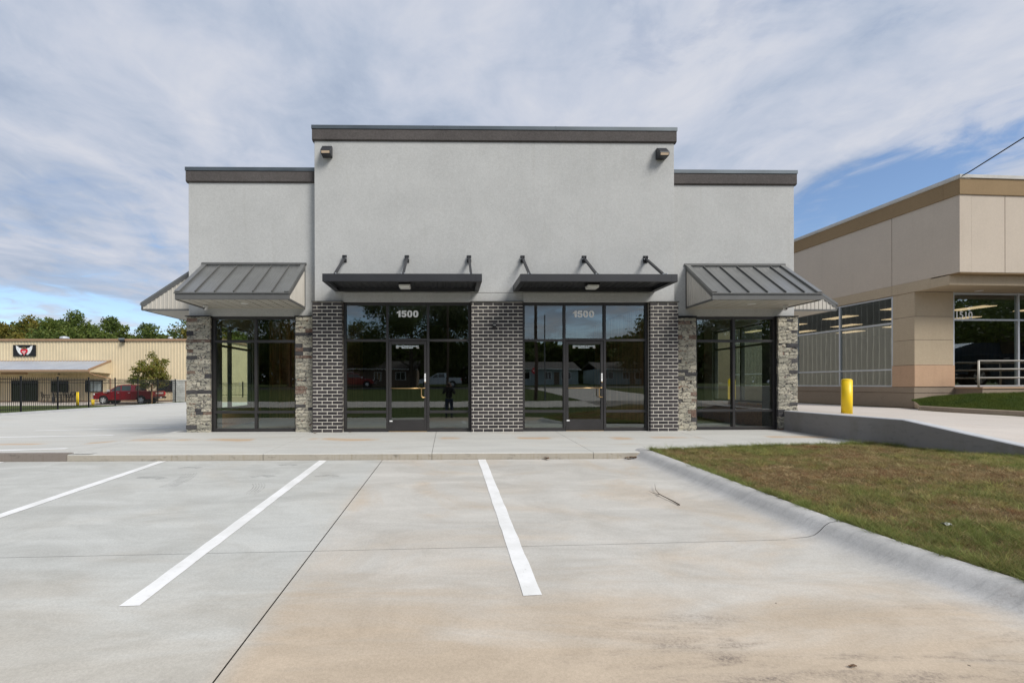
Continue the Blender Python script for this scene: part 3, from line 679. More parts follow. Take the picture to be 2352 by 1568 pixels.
ne = len(yy); nb = 60; q = np.repeat(np.arange(ne), nb); big = np.repeat(RNG.uniform(.035, .10, ne) * np.where(RNG.uniform(0, 1, ne) < .25, 1.35, 1), nb)
tx = np.concatenate([tx, ex[q] + RNG.normal(0, .02, len(q))]); ty = np.concatenate([ty, yy[q] + RNG.normal(0, .02, len(q))]); th = np.concatenate([th, big * RNG.uniform(.45, 1.1, len(q))])
tcol = np.concatenate([tcol, np.array([.185, .225, .07]) * np.repeat(RNG.uniform(.65, 1.35, (ne, 1)), nb, 0) * RNG.uniform(.7, 1.4, (len(q), 1)) + np.array([.04, .02, 0]) * RNG.uniform(0, 1, (len(q), 1))])
gx, gy, gh, col = np.concatenate([gx, tx]), np.concatenate([gy, ty]), np.concatenate([gh, th]), np.concatenate([col, tcol])
gz = np.array([zgrass(a, b) for a, b in zip(gx, gy)])
blades('grass', gx, gy, gz, gh, RNG.uniform(.0025, .0055, len(gx)), RNG.uniform(.3, 2.0, len(gx)), col)

def heavy_digits(loc, parent, w=.508):
    # '1500' in a heavy grotesque, cut from sheet vinyl
    k = w / 1385.; cx, cz = 1032, 630; P = lambda a, b: ((a - cx) * k + loc[0], loc[1], (cz - b) * k + loc[2])
    m = MB()
    def poly(pts): m.add([P(a, b) for a, b in pts], [tuple(range(len(pts)))])
    poly([(450, 840), (450, 560), (495, 410), (590, 410), (590, 840)]); poly([(495, 410), (450, 560), (340, 620), (340, 520), (410, 495), (465, 445)])
    poly([(680, 415), (960, 415), (950, 520), (775, 520)]); poly([(680, 415), (775, 520), (762, 570), (735, 655), (640, 630)])
    c5 = [(735, 655), (790, 634), (832, 660), (845, 700), (832, 740), (795, 757), (765, 745), (745, 705)]; o5 = [(762, 570), (850, 546), (935, 590), (972, 690), (945, 785), (875, 838), (790, 850), (625, 728)]
    o5[-2] = (770, 850); o5.insert(7, (680, 815)); c5.insert(7, (752, 728))
    for i in range(len(c5) - 1): poly([o5[i], c5[i], c5[i + 1], o5[i + 1]])
    for x0 in (1175, 1556):
        n = 28; se = lambda t, rx, ry, e: (x0 + rx * math.copysign(abs(math.cos(t)) ** e, math.cos(t)), 630 + ry * math.copysign(abs(math.sin(t)) ** e, math.sin(t)))
        for i in range(n):
            a, b = 2 * math.pi * i / n, 2 * math.pi * (i + 1) / n; poly([se(a, 170, 222, .86), se(b, 170, 222, .86), se(b, 50, 132, .9), se(a, 50, 132, .9)])
    return m.build('street_number', 'vinyl', parent)
# ------------------------------------------------------------------ main building
XL, XR = -6.13, 8.34; CL, CR = -3.114, 5.328; YB = 44.0
bld = empty('shop_building', (1.1, 10.8, 0), 'pale grey stucco shop building with a taller middle block, brick and stone piers', 'building')
YE, YWG = 10.80, 11.0
def wall_box(name, x0, x1, y0, y1, z0, z1, mat, parent=bld, **k): return MB().box(x0, x1, y0, y1, z0, z1).build(name, mat, parent, **k)
wall_box('center_wall', CL, CR, YE, 11.15, 3.036, 6.80, 'stucco', bevel=.006)
wall_box('wing_wall', XL, CL + .02, YWG, 11.2, 2.72, 5.905, 'stucco', bevel=.006)
wall_box('wing_wall', CR - .02, XR, YWG, 11.2, 2.72, 5.905, 'stucco', bevel=.006)
wall_box('side_wall', CL, CL + .2, 11.15, 16, 5.9, 6.80, 'stucco'); wall_box('side_wall', CR - .2, CR, 11.15, 16, 5.9, 6.80, 'stucco')
wall_box('side_wall', XL, XL + .2, 11.2, 14.6, 2.72, 5.905, 'stucco'); wall_box('side_wall', XR - .2, XR, 11.2, 14.6, 2.72, 5.905, 'stucco')
# parapet bands and copings (coping sits on its band)
for x0, x1, z in ((CL, CR, 6.795), (XL, CL - .001, 5.90), (CR + .001, XR, 5.90)):
    cen = x1 - x0 > 5; yf = (YE if cen else YWG)
    e0 = .045 if (cen or x0 == XL) else 0; e1 = .045 if (cen or x1 == XR) else 0
    bnd = MB()
    bnd.prism([(yf, z - .028), (yf - .045, z), (yf - .045, z + .24), (yf + .3, z + .24), (yf + .3, z)], x0 - e0, x1 + e1, 'x')
    if e0: bnd.box(x0 - .045, x0 + .2, yf + .3, 16 if cen else YB, z, z + .24)
    if e1: bnd.box(x1 - .2, x1 + .045, yf + .3, 16 if cen else YB, z, z + .24)
    b = bnd.build('parapet_band', 'stucco_dark', bld, bevel=.004)
    # coping in lengths with visible seams
    L = x1 + e1 - (x0 - e0); k = max(1, round(L / 3.05)); xa = x0 - e0 - (.012 if e0 else 0); xb = x1 + e1 + (.012 if e1 else 0)
    for i in range(k):
        a, c = xa + (xb - xa) * i / k, xa + (xb - xa) * (i + 1) / k
        cm = MB(); cm.box(a + .001, c - .001, yf - .058, yf + .3, z + .242, z + .325); cm.box(c - .03, c - .002, yf - .0605, yf + .2, z + .2415, z + .327) if i < k - 1 else None
        cm.build('coping', 'coping', bld)
    sc = MB()
    for e, s in ((e0, x0 - .058), (e1, x1 - .19)):
        if e: sc.box(s, s + .248, yf + .3005, 16 if cen else YB, z + .242, z + .325)
    if sc.v: sc.build('coping', 'coping', bld)
# lintel bands over the shop fronts, and fine joint line across
for x0, x1 in ((-2.45, .52), (1.745, 4.715)): wall_box('lintel_band', x0, x1, 10.775, 10.87, 3.032, 3.245, 'stucco', bevel=.004)
wall_box('control_joint', .52, 1.745, 10.797, 10.81, 3.244, 3.251, 'stucco_dark')
# roof and rear body
wall_box('roof_deck', XL + .1, XR - .1, 11.2, YB, 5.5, 5.6, 'asphalt'); wall_box('roof_deck', CL + .1, CR - .1, 11.15, 16, 6.5, 6.55, 'asphalt')
wall_box('rear_wall', XL, XR, YB - .2, YB, -.6, 5.9, 'soffit_side'); wall_box('rear_parapet', CL, CR, 15.8, 16, 5.6, 6.8, 'stucco')
def ribbed_panel(name, p0, p1, z0, z1, pitch, depth, mat, parent, out):
    # vertical ribbed sheet from p0 to p1 (plan), ribs standing out along out
    p0, p1, out = Vector((*p0, 0)), Vector((*p1, 0)), Vector((*out, 0)); d = p1 - p0; L = d.length; d.normalize(); n = max(1, int(L / pitch)); pt = []
    for i in range(n):
        s = i * L / n; w = L / n
        for f, h in ((0, 0), (.56, 0), (.64, 1), (.84, 1), (.92, 0)): pt.append(p0 + d * (s + f * w) + out * (h * depth))
    pt.append(p1)
    return MB().grid([[(p.x, p.y, z0) for p in pt], [(p.x, p.y, z1) for p in pt]]).build(name, mat, parent)
for X, sg in ((XL, -1), (XR, 1)):
    ribbed_panel('ribbed_side_panel', (X, 14.6), (X, YB), -.6 if sg < 0 else .1, 4.2, .3, .03, 'soffit_side', bld, (sg, 0)); ribbed_panel('ribbed_upper_panel', (X, 14.6), (X, YB), 4.201, 5.9, .3, .034, 'roof_edge', bld, (sg, 0))
    wall_box('side_liner', X + (.03 if sg < 0 else -.08), X + (.08 if sg < 0 else -.03), 14.6, YB, -.6, 5.9, 'in_wall')
# floor, ceiling, inner walls
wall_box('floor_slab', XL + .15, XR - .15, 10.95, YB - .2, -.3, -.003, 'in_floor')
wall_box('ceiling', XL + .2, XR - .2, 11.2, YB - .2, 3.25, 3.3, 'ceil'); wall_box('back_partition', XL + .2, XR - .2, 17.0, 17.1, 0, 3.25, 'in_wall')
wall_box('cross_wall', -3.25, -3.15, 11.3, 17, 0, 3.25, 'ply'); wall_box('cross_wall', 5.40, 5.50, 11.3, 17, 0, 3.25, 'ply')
# open stud framing behind the corner windows
for i, (x0, x1) in enumerate(((XL + .2, -3.3), (5.55, XR - .2))):
    y = 15.2 if i == 0 else 15.6; n = 9 if i == 0 else 8
    for k in range(n):
        x = x0 + .1 + (x1 - x0 - .2) * k / (n - 1); wall_box('stud', x - .02, x + .02, y, y + .14, 0, 3.2, 'stud')
    wall_box('sheathing', x0, x1, y + .142, y + .16, 0, 3.2, 'ply')
for k in range(8):
    y = 11.55 + k * .42; xx = -3.27; wall_box('stud', xx - .05, xx - .005, y - .02, y + .02, 0, 3.1, 'stud'); xx = 5.52; wall_box('stud', xx, xx + .05, y - .02, y + .02, 0, 3.1, 'stud')
# side walls under and between the side windows (stand back from the piers)
for X, sg, sill in ((XL, -1, .45), (XR, 1, .60)):
    a, b = (X, X + .18) if sg < 0 else (X - .18, X)
    wall_box('side_sill_wall', a, b, 11.5, 14.6, -.4, sill, 'stucco'); wall_box('side_pier', a, b, 14.15, 14.6, sill, 2.72, 'stucco')
    for k in range(7):
        y = 11.6 + k * .4; xi = X + .185 if sg < 0 else X - .185 - .04; wall_box('stud', xi, xi + .04, y - .02, y + .02, 0, sill - .02, 'stud')
    wall_box('osb_panel', (X + .226 if sg < 0 else X - .24), (X + .24 if sg < 0 else X - .226), 11.5, 14.6, 0.0, sill - .03, 'osb')
    w = empty('side_window', (X, 12.8, sill), parent=bld)
    xm = X - sg * .09
    f = MB()
    for y in (11.52, 12.83, 14.12): f.box(xm - .05, xm + .05, y - .028, y + .028, sill, 2.70)
    for z in (sill + .025, 2.14, 2.675): f.box(xm - .049, xm + .049, 11.5, 14.14, z - .025, z + .025)
    f.build('window_frame', 'alu_black', w)
    for ya, yb in ((11.548, 12.802), (12.858, 14.092)):
        for za, zb in ((sill + .05, 2.115), (2.165, 2.65)): MB().add([(xm, ya, za), (xm, yb, za), (xm, yb, zb), (xm, ya, zb)], [(0, 1, 2, 3)]).build('pane', 'glass_side', w)

# ---- brick pilasters: each brick a piece, past the largest 300 joined
PH = .0815; rows_n = 37
brick_spec = []; pil = []
def chamfer_brick(L, name):
    c = .003; me = MB().box(-L / 2, L / 2, 0, .09, 0, .0665, ch=c); o = me.build(name, 'brick'); d = o.data; bpy.data.objects.remove(o); return d
brick_mesh = {}
for pi, (x0, x1, ph) in enumerate(((-3.152, -2.46, 0), (.525, 1.738, .5), (4.722, 5.39, .3))):
    p = MB().box(x0 + .012, x1 - .012, 10.731, 10.95, -.02, 3.018).build('brick_pilaster', 'mortar', bld)
    MB().box(x0 - .01, x1 + .01, 10.70, 10.95, 3.0185, 3.034).build('pilaster_flashing', 'black', bld)
    pil.append(p)
    for r in range(rows_n):
        z = .004 + r * PH; x = x0 + (-.116 if (r + (pi == 1)) % 2 else 0) - ph * .12
        while x < x1 - .02:
            a, b = max(x, x0), min(x + .2185, x1); 
            if b - a > .035: brick_spec.append((round(b - a, 3), a, b, z, pi))
            x += .2325
order = sorted(range(len(brick_spec)), key=lambda i: (-min(brick_spec[i][0], .2), abs(brick_spec[i][1] + brick_spec[i][2] - 2.2), brick_spec[i][3]))
solo = set(order[:296]); rest = MB()
for i, (L, a, b, z, pi) in enumerate(brick_spec):
    L = round(L, 2); dy = random.uniform(-.0015, .0015); dz = random.uniform(-.001, .001)
    if i in solo:
        if L not in brick_mesh: brick_mesh[L] = chamfer_brick(L, 'brick')
        inst('brick', brick_mesh[L], ((a + b) / 2, 10.7255 + dy, z + dz), pil[pi], ((b - a) / L, 1, 1))
    else:
        rest.box(a, b, 10.7255 + dy, 10.81, z + dz, z + dz + .0665, ch=.003)
rest.build('brick_infill', 'brick', bld, kind='stuff')

# ---- ledge stone piers
def ledge_stone(L, H, D, seed):
    rs = random.Random(seed); mb = MB(); nx = max(2, int(L / .09)); rows = []
    for j in range(3):
        rows.append([(L * i / nx, -rs.uniform(.0, .016) + (.010 if i in (0, nx) or j in (0, 2) else 0), H * j / 2) for i in range(nx + 1)])
    mb.grid(rows)
    back = lambda r: [(x, D, z) for x, y, z in r]
    mb.grid([rows[0], back(rows[0])]); mb.grid([rows[2], back(rows[2])]); mb.grid([[r[0] for r in rows], [(0, D, z) for z in (0, H / 2, H)]]); mb.grid([[r[-1] for r in rows], [(L, D, z) for z in (0, H / 2, H)]])
    return mb
for pi, (x0, x1, ya, yb_, hL, hR) in enumerate(((-6.125, -5.575, 10.89, 11.35, 1, 0), (-3.59, -3.16, 10.90, 11.1, 0, 0), (5.40, 5.90, 10.90, 11.1, 0, 0), (7.875, 8.34, 10.89, 11.35, 0, 1))):
    p = MB().box(x0 + .02, x1 - .02, ya + .012, yb_ + .15, -.4, 2.69).build('stone_pier', 'stone_dark', bld)
    MB().box(x0 - .02, x1 + .005, ya - .03, yb_, 2.705, 2.722).build('pier_flashing', 'black', bld)
    rs = random.Random(40 + pi); z = -.03
    while z < 2.68:
        H = min(rs.choice((.07, .082, .092, .105)), 2.70 - z)
        if H < .03: break
        x = x0 + rs.uniform(-.012, .006)
        while x < x1 - .03:
            L = rs.uniform(.15, .34)
            if x1 - (x + L) < .1: L = x1 - x + rs.uniform(-.006, .012)
            kind = rs.choices(('pale', 'dark', 'rust'), (.83, .085, .085))[0]
            if kind == 'dark': L = min(L, .30)
            mb = ledge_stone(L - .003, H - .003, .05, rs.random()); dy = rs.uniform(-.012, .008)
            mb.v = [(a + x, b + ya + dy, c + z) for a, b, c in mb.v]; mb.build('stone', 'stone_' + kind, p)
            x += L
        # side return of the corner piers
        if hL or hR:
            y = ya + .03; X = x0 if hL else x1
            while y < yb_:
                L = rs.uniform(.15, .3); kind = rs.choices(('pale', 'dark', 'rust'), (.8, .1, .1))[0]; o = rs.uniform(-.012, .008)
                a, b = (X - .006 - o, X + .04) if hL else (X - .04, X + .006 + o)
                MB().box(a, b, y, min(y + L, yb_) - .003, z, z + H - .003).build('stone', 'stone_' + kind, p); y += L
        z += H

# ---- shop fronts
def frame_bar(f, x0, x1, z0, z1, y, d=.05, ch=.003): f.box(x0, x1, y, y + d, z0, z1, ch=ch)
def pane(x0, x1, z0, z1, y, parent, mat='glass'): return MB().add([(x0, y, z0), (x1, y, z0), (x1, y, z1), (x0, y, z1)], [(0, 1, 2, 3)]).build('pane', mat, parent)
def shopfront(x0, x1, xa, xb, top, name='shop_window'):
    """x0..x1 opening; xa, xb: centres of the two mullions either side of the door"""
    y = 10.85; w = empty(name, (x0, y, 0), parent=bld); t = .055
    for a, b in ((x0, x0 + t), (x1 - t, x1), (xa - .028, xa + .028), (xb - .028, xb + .028)): MB().box(a, b, y, y + .11, 0.0, top, ch=.003).build('mullion', 'alu_black', w)
    for a, b in ((x0 + t, xa - .028), (xb + .028, x1 - t)):
        for z0, z1 in ((0, .075), (.432, .492), (2.115, 2.17), (top - .06, top)): MB().box(a, b, y + .002, y + .105, z0, z1, ch=.003).build('rail', 'alu_black', w)
        for z0, z1 in ((.075, .432), (.492, 2.115), (2.17, top - .06)): pane(a, b, z0, z1, y + .05, w)
    for z0, z1 in ((2.13, 2.185), (top - .06, top)): MB().box(xa + .028, xb - .028, y + .002, y + .105, z0, z1, ch=.003).build('rail', 'alu_black', w)
    pane(xa + .028, xb - .028, 2.185, top - .06, y + .05, w)
    d = empty('door', (xa, y, 0), parent=bld); a, b = xa + .034, xb - .034
    f = MB(); f.box(a, a + .062, y + .012, y + .06, .012, 2.122, ch=.004); f.box(b - .062, b, y + .012, y + .06, .012, 2.122, ch=.004); f.box(a + .062, b - .062, y + .012, y + .06, 2.05, 2.122, ch=.004); f.box(a + .062, b - .062, y + .012, y + .06, .012, .275, ch=.004)
    f.build('door_frame', 'alu_black', d)
    MB().add([(a + .06, y + .036, .275), (b - .06, y + .036, .275), (b - .06, y + .036, 2.05), (a + .06, y + .036, 2.05)], [(0, 1, 2, 3)]).build('door_glass', 'glass', d)
    MB().box(xa + .03, xb - .03, y - .01, y + .1, -.002, .011).build('threshold', 'brass', d)
    hb = MB(); hb.tube([(a + .05, y - .0, .965 + .05), (b - .05, y - .0, .965 + .05)], .011, 8); hb.build('push_bar', 'brass', d, smooth=True)
    zt, zb = 1.02, .80; xh = b - .035
    MB().tube([(xh, y + .01, zt), (xh, y - .03, zt), (xh - .02, y - .055, zt), (xh - .062, y - .058, zt), (xh - .085, y - .058, zt - .03), (xh - .085, y - .058, zb + .03), (xh - .062, y - .058, zb), (xh - .02, y - .055, zb), (xh, y - .03, zb), (xh, y + .01, zb)], .0115, 8).build('pull_handle', 'brass', d, smooth=True)
    pl = MB(); pl.box(b - .054, b - .02, y + .0, y + .012, 1.17, 1.36); pl.build('lock_sign', 'vinyl', d)
    mk = MB()
    for zz in (1.325, 1.285, 1.25): mk.box(b - .045, b - .03, y - .002, y + .001, zz - .008, zz + .008)
    mk.build('lock_sign_print', 'black', d)
    MB().tube([(b - .037, y + .012, 1.155), (b - .037, y - .008, 1.155)], .015, 12).build('lock_cylinder', 'brass', d, smooth=True)
    MB().box(a + .015, a + .085, y + .008, y + .0125, .235, .262).build('paper_sticker', 'vinyl', d)
    for z in (.03, 2.10): MB().tube([(a - .006, y + .0, z), (a - .006, y + .0, z + .09)], .010, 8).build('hinge', 'alu_black', d)
    MB().box(a + .08, b - .05, y + .065, y + .10, 2.03, 2.09).build('closer', 'black', d)
    xc = (xa + xb) / 2
    text_obj('door_lettering', 'THIS DOOR TO REMAIN UNLOCKED', .05, (xc - .01, y + .033, 2.005), 'decal', d, .002, True, .535, .026)
    text_obj('door_lettering', 'WHEN OCCUPIED', .05, (xc - .01, y + .033, 1.968), 'decal', d, .002, True, .27, .024)
    for q in (-.245, .235): MB().box(xc + q - .03, xc + q + .03, y + .0325, y + .0335, 1.957, 1.980).build('door_lettering', 'cap', d)
    heavy_digits((xc - .005 if xa < 0 else xc - .015, y + .044, 2.768 if xa < 0 else 2.765), w)
    return w
shopfront(-2.452, .520, -1.438, -.481, 3.028)
shopfront(1.742, 4.716, 2.738, 3.694, 3.028)
def corner_window(x0, x1, xm, name='corner_window'):
    y = 10.99; w = empty(name, (x0, y, 0), parent=bld); t = .06; top = 2.715
    for a, b in ((x0, x0 + t), (x1 - t, x1), (xm - .03, xm + .03)): MB().box(a, b, y, y + .11, -.0, top, ch=.003).build('mullion', 'alu_black', w)
    for a, b in ((x0 + t, xm - .03), (xm + .03, x1 - t)):
        for z0, z1 in ((0, .075), (.43, .49), (2.105, 2.165), (top - .06, top)): MB().box(a, b, y + .002, y + .105, z0, z1, ch=.003).build('rail', 'alu_black', w)
        for z0, z1 in ((.075, .43), (.49, 2.105), (2.165, top - .06)): pane(a, b, z0, z1, y + .05, w, 'glass')
corner_window(-5.572, -3.585, -4.562); corner_window(5.910, 7.882, 6.865)
# dark flashing strip at the slab along the shop fronts
for x0, x1 in ((-2.45, .52), (1.745, 4.715), (-5.57, -3.585), (5.91, 7.88)): wall_box('base_flashing', x0, x1, 10.835 if x1 < 5 and x0 > -3 else 10.975, 11.0, -.03, -.001, 'black')

# ------------------------------------------------------------------ awnings
def awning(loc, Wd, rz, label, light=True, proj=1.12, ribs=None, far=False):
    """local frame: x along the wall, -y out, z from the soffit line; origin at the wall's left foot"""
    r = empty('metal_awning', loc, label, 'awning', 'grey metal awnings on the shop building', rz=rz, off=(0, 0, 0))
    Hb, Hf0, Hf1 = 1.02, .0, .135     # wall height, fascia bottom / top
    P_ = proj; n = 7
    # roof pans between ribs, seams standing up
    k = ribs or 6; x0, x1 = .06, Wd - .06; pitch = .405
    xs = [x0]; x = x0 + .35
    while x < x1 - .12: xs.append(x); x += pitch
    xs.append(x1)
    def roofp(x, t, dz=0): return (x, -.02 - (P_ - .03) * t, Hb - .03 + (Hf1 + .02 - Hb + .03) * t + dz)
    for a, b in zip(xs, xs[1:]):
        pts = [a + (b - a) * f for f in (0, .30, .34, .38, .62, .66, .70, 1)]; hs = [0, 0, .004, 0, 0, .004, 0, 0]
        MB().grid([[roofp(q, t, h) for q, h in zip(pts, hs)] for t in (0, 1)]).build('roof_pan', 'roof_metal', r)
    for q in xs[1:-1]:
        MB().bar(roofp(q, 0.02, .018), roofp(q, 1, .018), .018, .038).build('standing_seam', 'roof_edge', r)
    for q in (.0, Wd):
        s = 1 if q == 0 else -1
        MB().bar((q + s * .045, -.0, Hb + .005), (q + s * .045, -P_ - .02, Hf1 + .02), .10, .05).build('rake_trim', 'roof_metal', r)
        MB().bar((q + s * .01, -.0, Hb - .04), (q + s * .01, -P_ - .005, Hf1 - .03), .022, .10).build('rake_trim', 'roof_edge', r)
    MB().box(-.03, Wd + .03, -.03, -.001, Hb - .0, Hb + .05).build('wall_flashing', 'roof_edge', r)
    f = MB(); f.box(-.005, Wd + .005, -P_ - .012, -P_ + .02, Hf0, Hf1, ch=.004); f.build('fascia', 'roof_edge', r)
    MB().box(-.02, Wd + .02, -P_ - .035, -P_ - .0, Hf1 - .012, Hf1 + .012).build('drip_edge', 'roof_edge', r)
    # soffit boards
    ns = max(3, round(Wd / .24))
    for i in range(ns):
        a, b = Wd * i / ns + .011, Wd * (i + 1) / ns - .011
        MB().box(a, b, -P_ + .02, -.0, .008 + (.0), .022).build('soffit_board', 'soffit', r)
    MB().box(0, Wd, -P_ + .02, 0, .024, .03).build('soffit_liner', 'roof_edge', r)
    MB().box(-.004, Wd + .004, -.02, 0, -.012, .010).build('soffit_trim', 'soffit', r)
    # ribbed gable ends
    for q, s in ((.012, -1), (Wd - .012, 1)):
        pts = []; nn = 13
        for i in range(nn + 1):
            y = -.01 - (P_ - .03) * i / nn; t = i / nn
            for dy, h in ((0, 0), (-.55, 0), (-.65, 1), (-.85, 1), (-.95, 0)):
                yy = y + dy * (P_ - .03) / nn
                if yy > -P_ + .015 or True: pts.append((q + s * h * .011, max(yy, -P_ + .02)))
        MB().grid([[(x, y, .02) for x, y in pts], [(x, y, max(.022, Hb - .06 + (Hf1 - .06 - Hb + .06) * (-y / P_))) for x, y in pts]]).build('gable_panel', 'soffit_side', r)
        MB().box(q - .014, q + .014, -P_ + .01, -.0, -.012, .030).build('gable_trim', 'roof_edge', r)
        MB().box(q - .014, q + .014, -.022, -.0, .03, Hb).build('gable_trim', 'roof_edge', r)
    if light:
        MB().tube([(Wd * .5 + .02, -P_ * .52, -.0), (Wd * .5 + .02, -P_ * .52, .018)], .085, 20).build('downlight', 'lens_w', r, smooth=False)
    return r
awning((-5.79, 11.0, 2.918), 2.40, 0, 'grey standing seam metal awning over the left corner window, facing the parking spaces')
awning((5.70, 11.0, 2.918), 2.385, 0, 'grey standing seam metal awning over the right corner window, facing the parking spaces')
awning((XL, 14.45, 2.918), 3.15, -R(90), 'grey metal awning on the left side wall, its pale ribbed gable facing the camera', proj=1.30)
awning((XR, 11.3, 2.918), 3.15, R(90), 'grey metal awning on the right side wall, mostly hidden behind the front awning', proj=1.30)

# ------------------------------------------------------------------ flat canopies on hanger rods
def canopy(x0, x1, label):
    r = empty('flat_canopy', ((x0 + x1) / 2, 10.8, 3.27), label, 'canopy', 'flat black canopies above the doors')
    y0, y1, z0, z1 = 9.70, 10.797, 3.268, 3.43
    MB().box(x0, x1, y0, y0 + .05, z0, z1, ch=.005).build('fascia', 'alu_canopy', r)
    lip = MB(); lip.box(x0 + .0, x1 - .0, y0 + .05, y0 + .075, z0, z0 + .018); lip.build('fascia_lip', 'alu_canopy', r)
    for a, b in ((x0 + .001, x0 + .05), (x1 - .05, x1 - .001)):
        MB().box(a, b, y0 + .051, y1, z0 + .001, z1 - .001).build('side_beam', 'alu_canopy', r)
    for a, b, s in ((x0 + .05, x0 + .105, 1), (x1 - .105, x1 - .05, -1)): MB().box(a, b, y0 + .076, y1, z0 + .003, z0 + .015).build('beam_flange', 'alu_canopy', r)
    MB().box(x0 + .051, x1 - .051, y1 - .05, y1 - .002, z0 + .001, z1 - .001).build('wall_beam', 'alu_canopy', r)
    n = 22
    dk = MB(); pts = []
    W_ = x1 - x0 - .11
    for i in range(n):
        a = x0 + .055 + W_ * i / n; w = W_ / n
        for f_, h in ((0, 0), (.35, 0), (.45, .010), (.9, .010)): pts.append((a + f_ * w, z0 + .085 + h))
    pts.append((x1 - .055, z0 + .085)); dk.grid([[(x, y0 + .05, z) for x, z in pts], [(x, y1, z) for x, z in pts]]); dk.build('deck', 'alu_canopy', r)
    for a in (x0 + .05, x1 - .17): MB().box(a + .02, a + .11, y0 - .006, y0 + .03, z0 - .004, z0 + .009).build('drain_clip', 'black', r)
    for a in (x0 + .13, x1 - .13): MB().box(a - .0012, a + .0012, y0 - .0015, y0 + .01, z0, z1).build('fascia_seam', 'black', r)
    for xx in (x0 + .223, (x0 + x1) / 2, x1 - .223):
        MB().bar((xx, 9.83, 3.43), (xx, 10.78, 4.05), .045, .05, up=(1, 0, 0)).build('hanger_strut', 'alu_canopy', r)
        b = MB(); b.box(xx - .035, xx - .024, 10.72, 10.80, 3.97, 4.10); b.box(xx + .024, xx + .035, 10.72, 10.80, 3.97, 4.10); b.box(xx - .05, xx + .05, 10.788, 10.799, 3.95, 4.12); b.build('wall_bracket', 'alu_canopy', r)
        c = MB(); c.box(xx - .04, xx - .028, 9.78, 9.86, 3.42, 3.47); c.box(xx + .028, xx + .04, 9.78, 9.86, 3.42, 3.47); c.build('foot_bracket', 'alu_silver', r)
        MB().tube([(xx - .055, 10.745, 4.03), (xx + .055, 10.745, 4.03)], .012, 8).build('bolt', 'alu_silver', r)
    return r
canopy(-2.64, .708, 'flat black steel canopy over the left door, hung on three struts'); canopy(1.518, 4.862, 'flat black steel canopy over the right door, hung on three struts')
def canopy_lamp(x, label):
    r = empty('canopy_lamp', (x, 10.15, 3.3), label, 'lamp', 'lamps under the canopies')
    MB().box(x - .13, x + .13, 10.03, 10.29, 3.275, 3.36).build('lamp_housing', 'black', r, bevel=.01)
    m = MB(); rows = []
    for s, z in ((1, 3.274), (.97, 3.235), (.86, 3.215)): rows.append([(x + .125 * s * a, 10.16 + .125 * s * b, z) for a, b in ((-1, -.86), (-.86, -1), (.86, -1), (1, -.86), (1, .86), (.86, 1), (-.86, 1), (-1, .86), (-1, -.86))])
    m.grid(rows); m.add(rows[-1][:-1], [tuple(range(8))]); m.build('lamp_lens', 'lens_w', r)
canopy_lamp(-.955, 'small square white lamp under the left canopy'); canopy_lamp(3.18, 'small square white lamp under the right canopy')
def wall_lamp(x, label):
    r = empty('wall_lamp', (x, 10.8, 6.5), label, 'lamp', 'dark wall pack lamps high on the middle block'); z = 6.50
    h = .112; y = 10.80
    P_ = [(y - .002, z + .125), (y - .075, z + .125), (y - .235, z - .035), (y - .235, z - .055), (y - .215, z - .118), (y - .075, z - .125), (y - .002, z - .125)]
    MB().prism(P_, x - h, x + h, 'x').build('lamp_housing', 'alu_canopy', r, bevel=.008)
    MB().add([(x - h + .018, y - .2345, z - .062), (x + h - .018, y - .2345, z - .062), (x + h - .02, y - .2205, z - .112), (x - h + .02, y - .2205, z - .112)], [(0, 1, 2, 3)]).build('lamp_lens', 'lens_t', r)
wall_lamp(-2.80, 'dark wedge shaped wall lamp in the upper left corner of the middle block'); wall_lamp(5.00, 'dark wedge shaped wall lamp in the upper right corner of the middle block')
def dome_camera(x, y, z, label):
    r = empty('security_camera', (x, y, z), label, 'camera')
    MB().tube([(x, y, z + .055), (x, y, z + .02)], [.05, .055], 16).build('camera_base', 'plastic_w', r)
    b = MB(); b.tube([(x, y, z + .02), (x, y, z - .01), (x, y, z - .035), (x, y, z - .05)], [.05, .052, .038, .01], 16); b.build('camera_ball', 'plastic_w', r, smooth=True)
    MB().tube([(x - .01, y - .04, z - .015), (x - .012, y - .056, z - .02)], .020, 12).build('camera_eye', 'black', r)
dome_camera(-5.53, 10.6, 2.855, 'white dome camera under the left front awning'); dome_camera(7.83, 10.6, 2.855, 'white dome camera under the right front awning')
r = empty('doorbell_camera', (1.07, 10.71, 2.46), 'small black twin lens camera on the middle brick pilaster', 'camera')
MB().box(1.025, 1.105, 10.66, 10.72, 2.425, 2.515).build('camera_body', 'black', r, bevel=.012)
for x in (1.05, 1.078): MB().box(x - .006, x + .006, 10.655, 10.662, 2.465, 2.49).build('camera_eye', 'lens_w', r)
# ------------------------------------------------------------------ beige shop on the right (own frame: u to the right, v away, origin at the column corner)
RB = empty('beige_shop_building', (15.71, 15.3, 0), 'beige stucco shop with tan bands and an overhanging upper storey, number on the glass', 'building', rz=R(2.936), off=(0, 0, 0))
U1, V1 = 15.0, 24.0
def rbx(name, u0, u1, v0, v1, z0, z1, mat, bevel=.006, parent=RB): return MB().box(u0, u1, v0, v1, z0, z1).build(name, mat, parent, bevel=bevel)
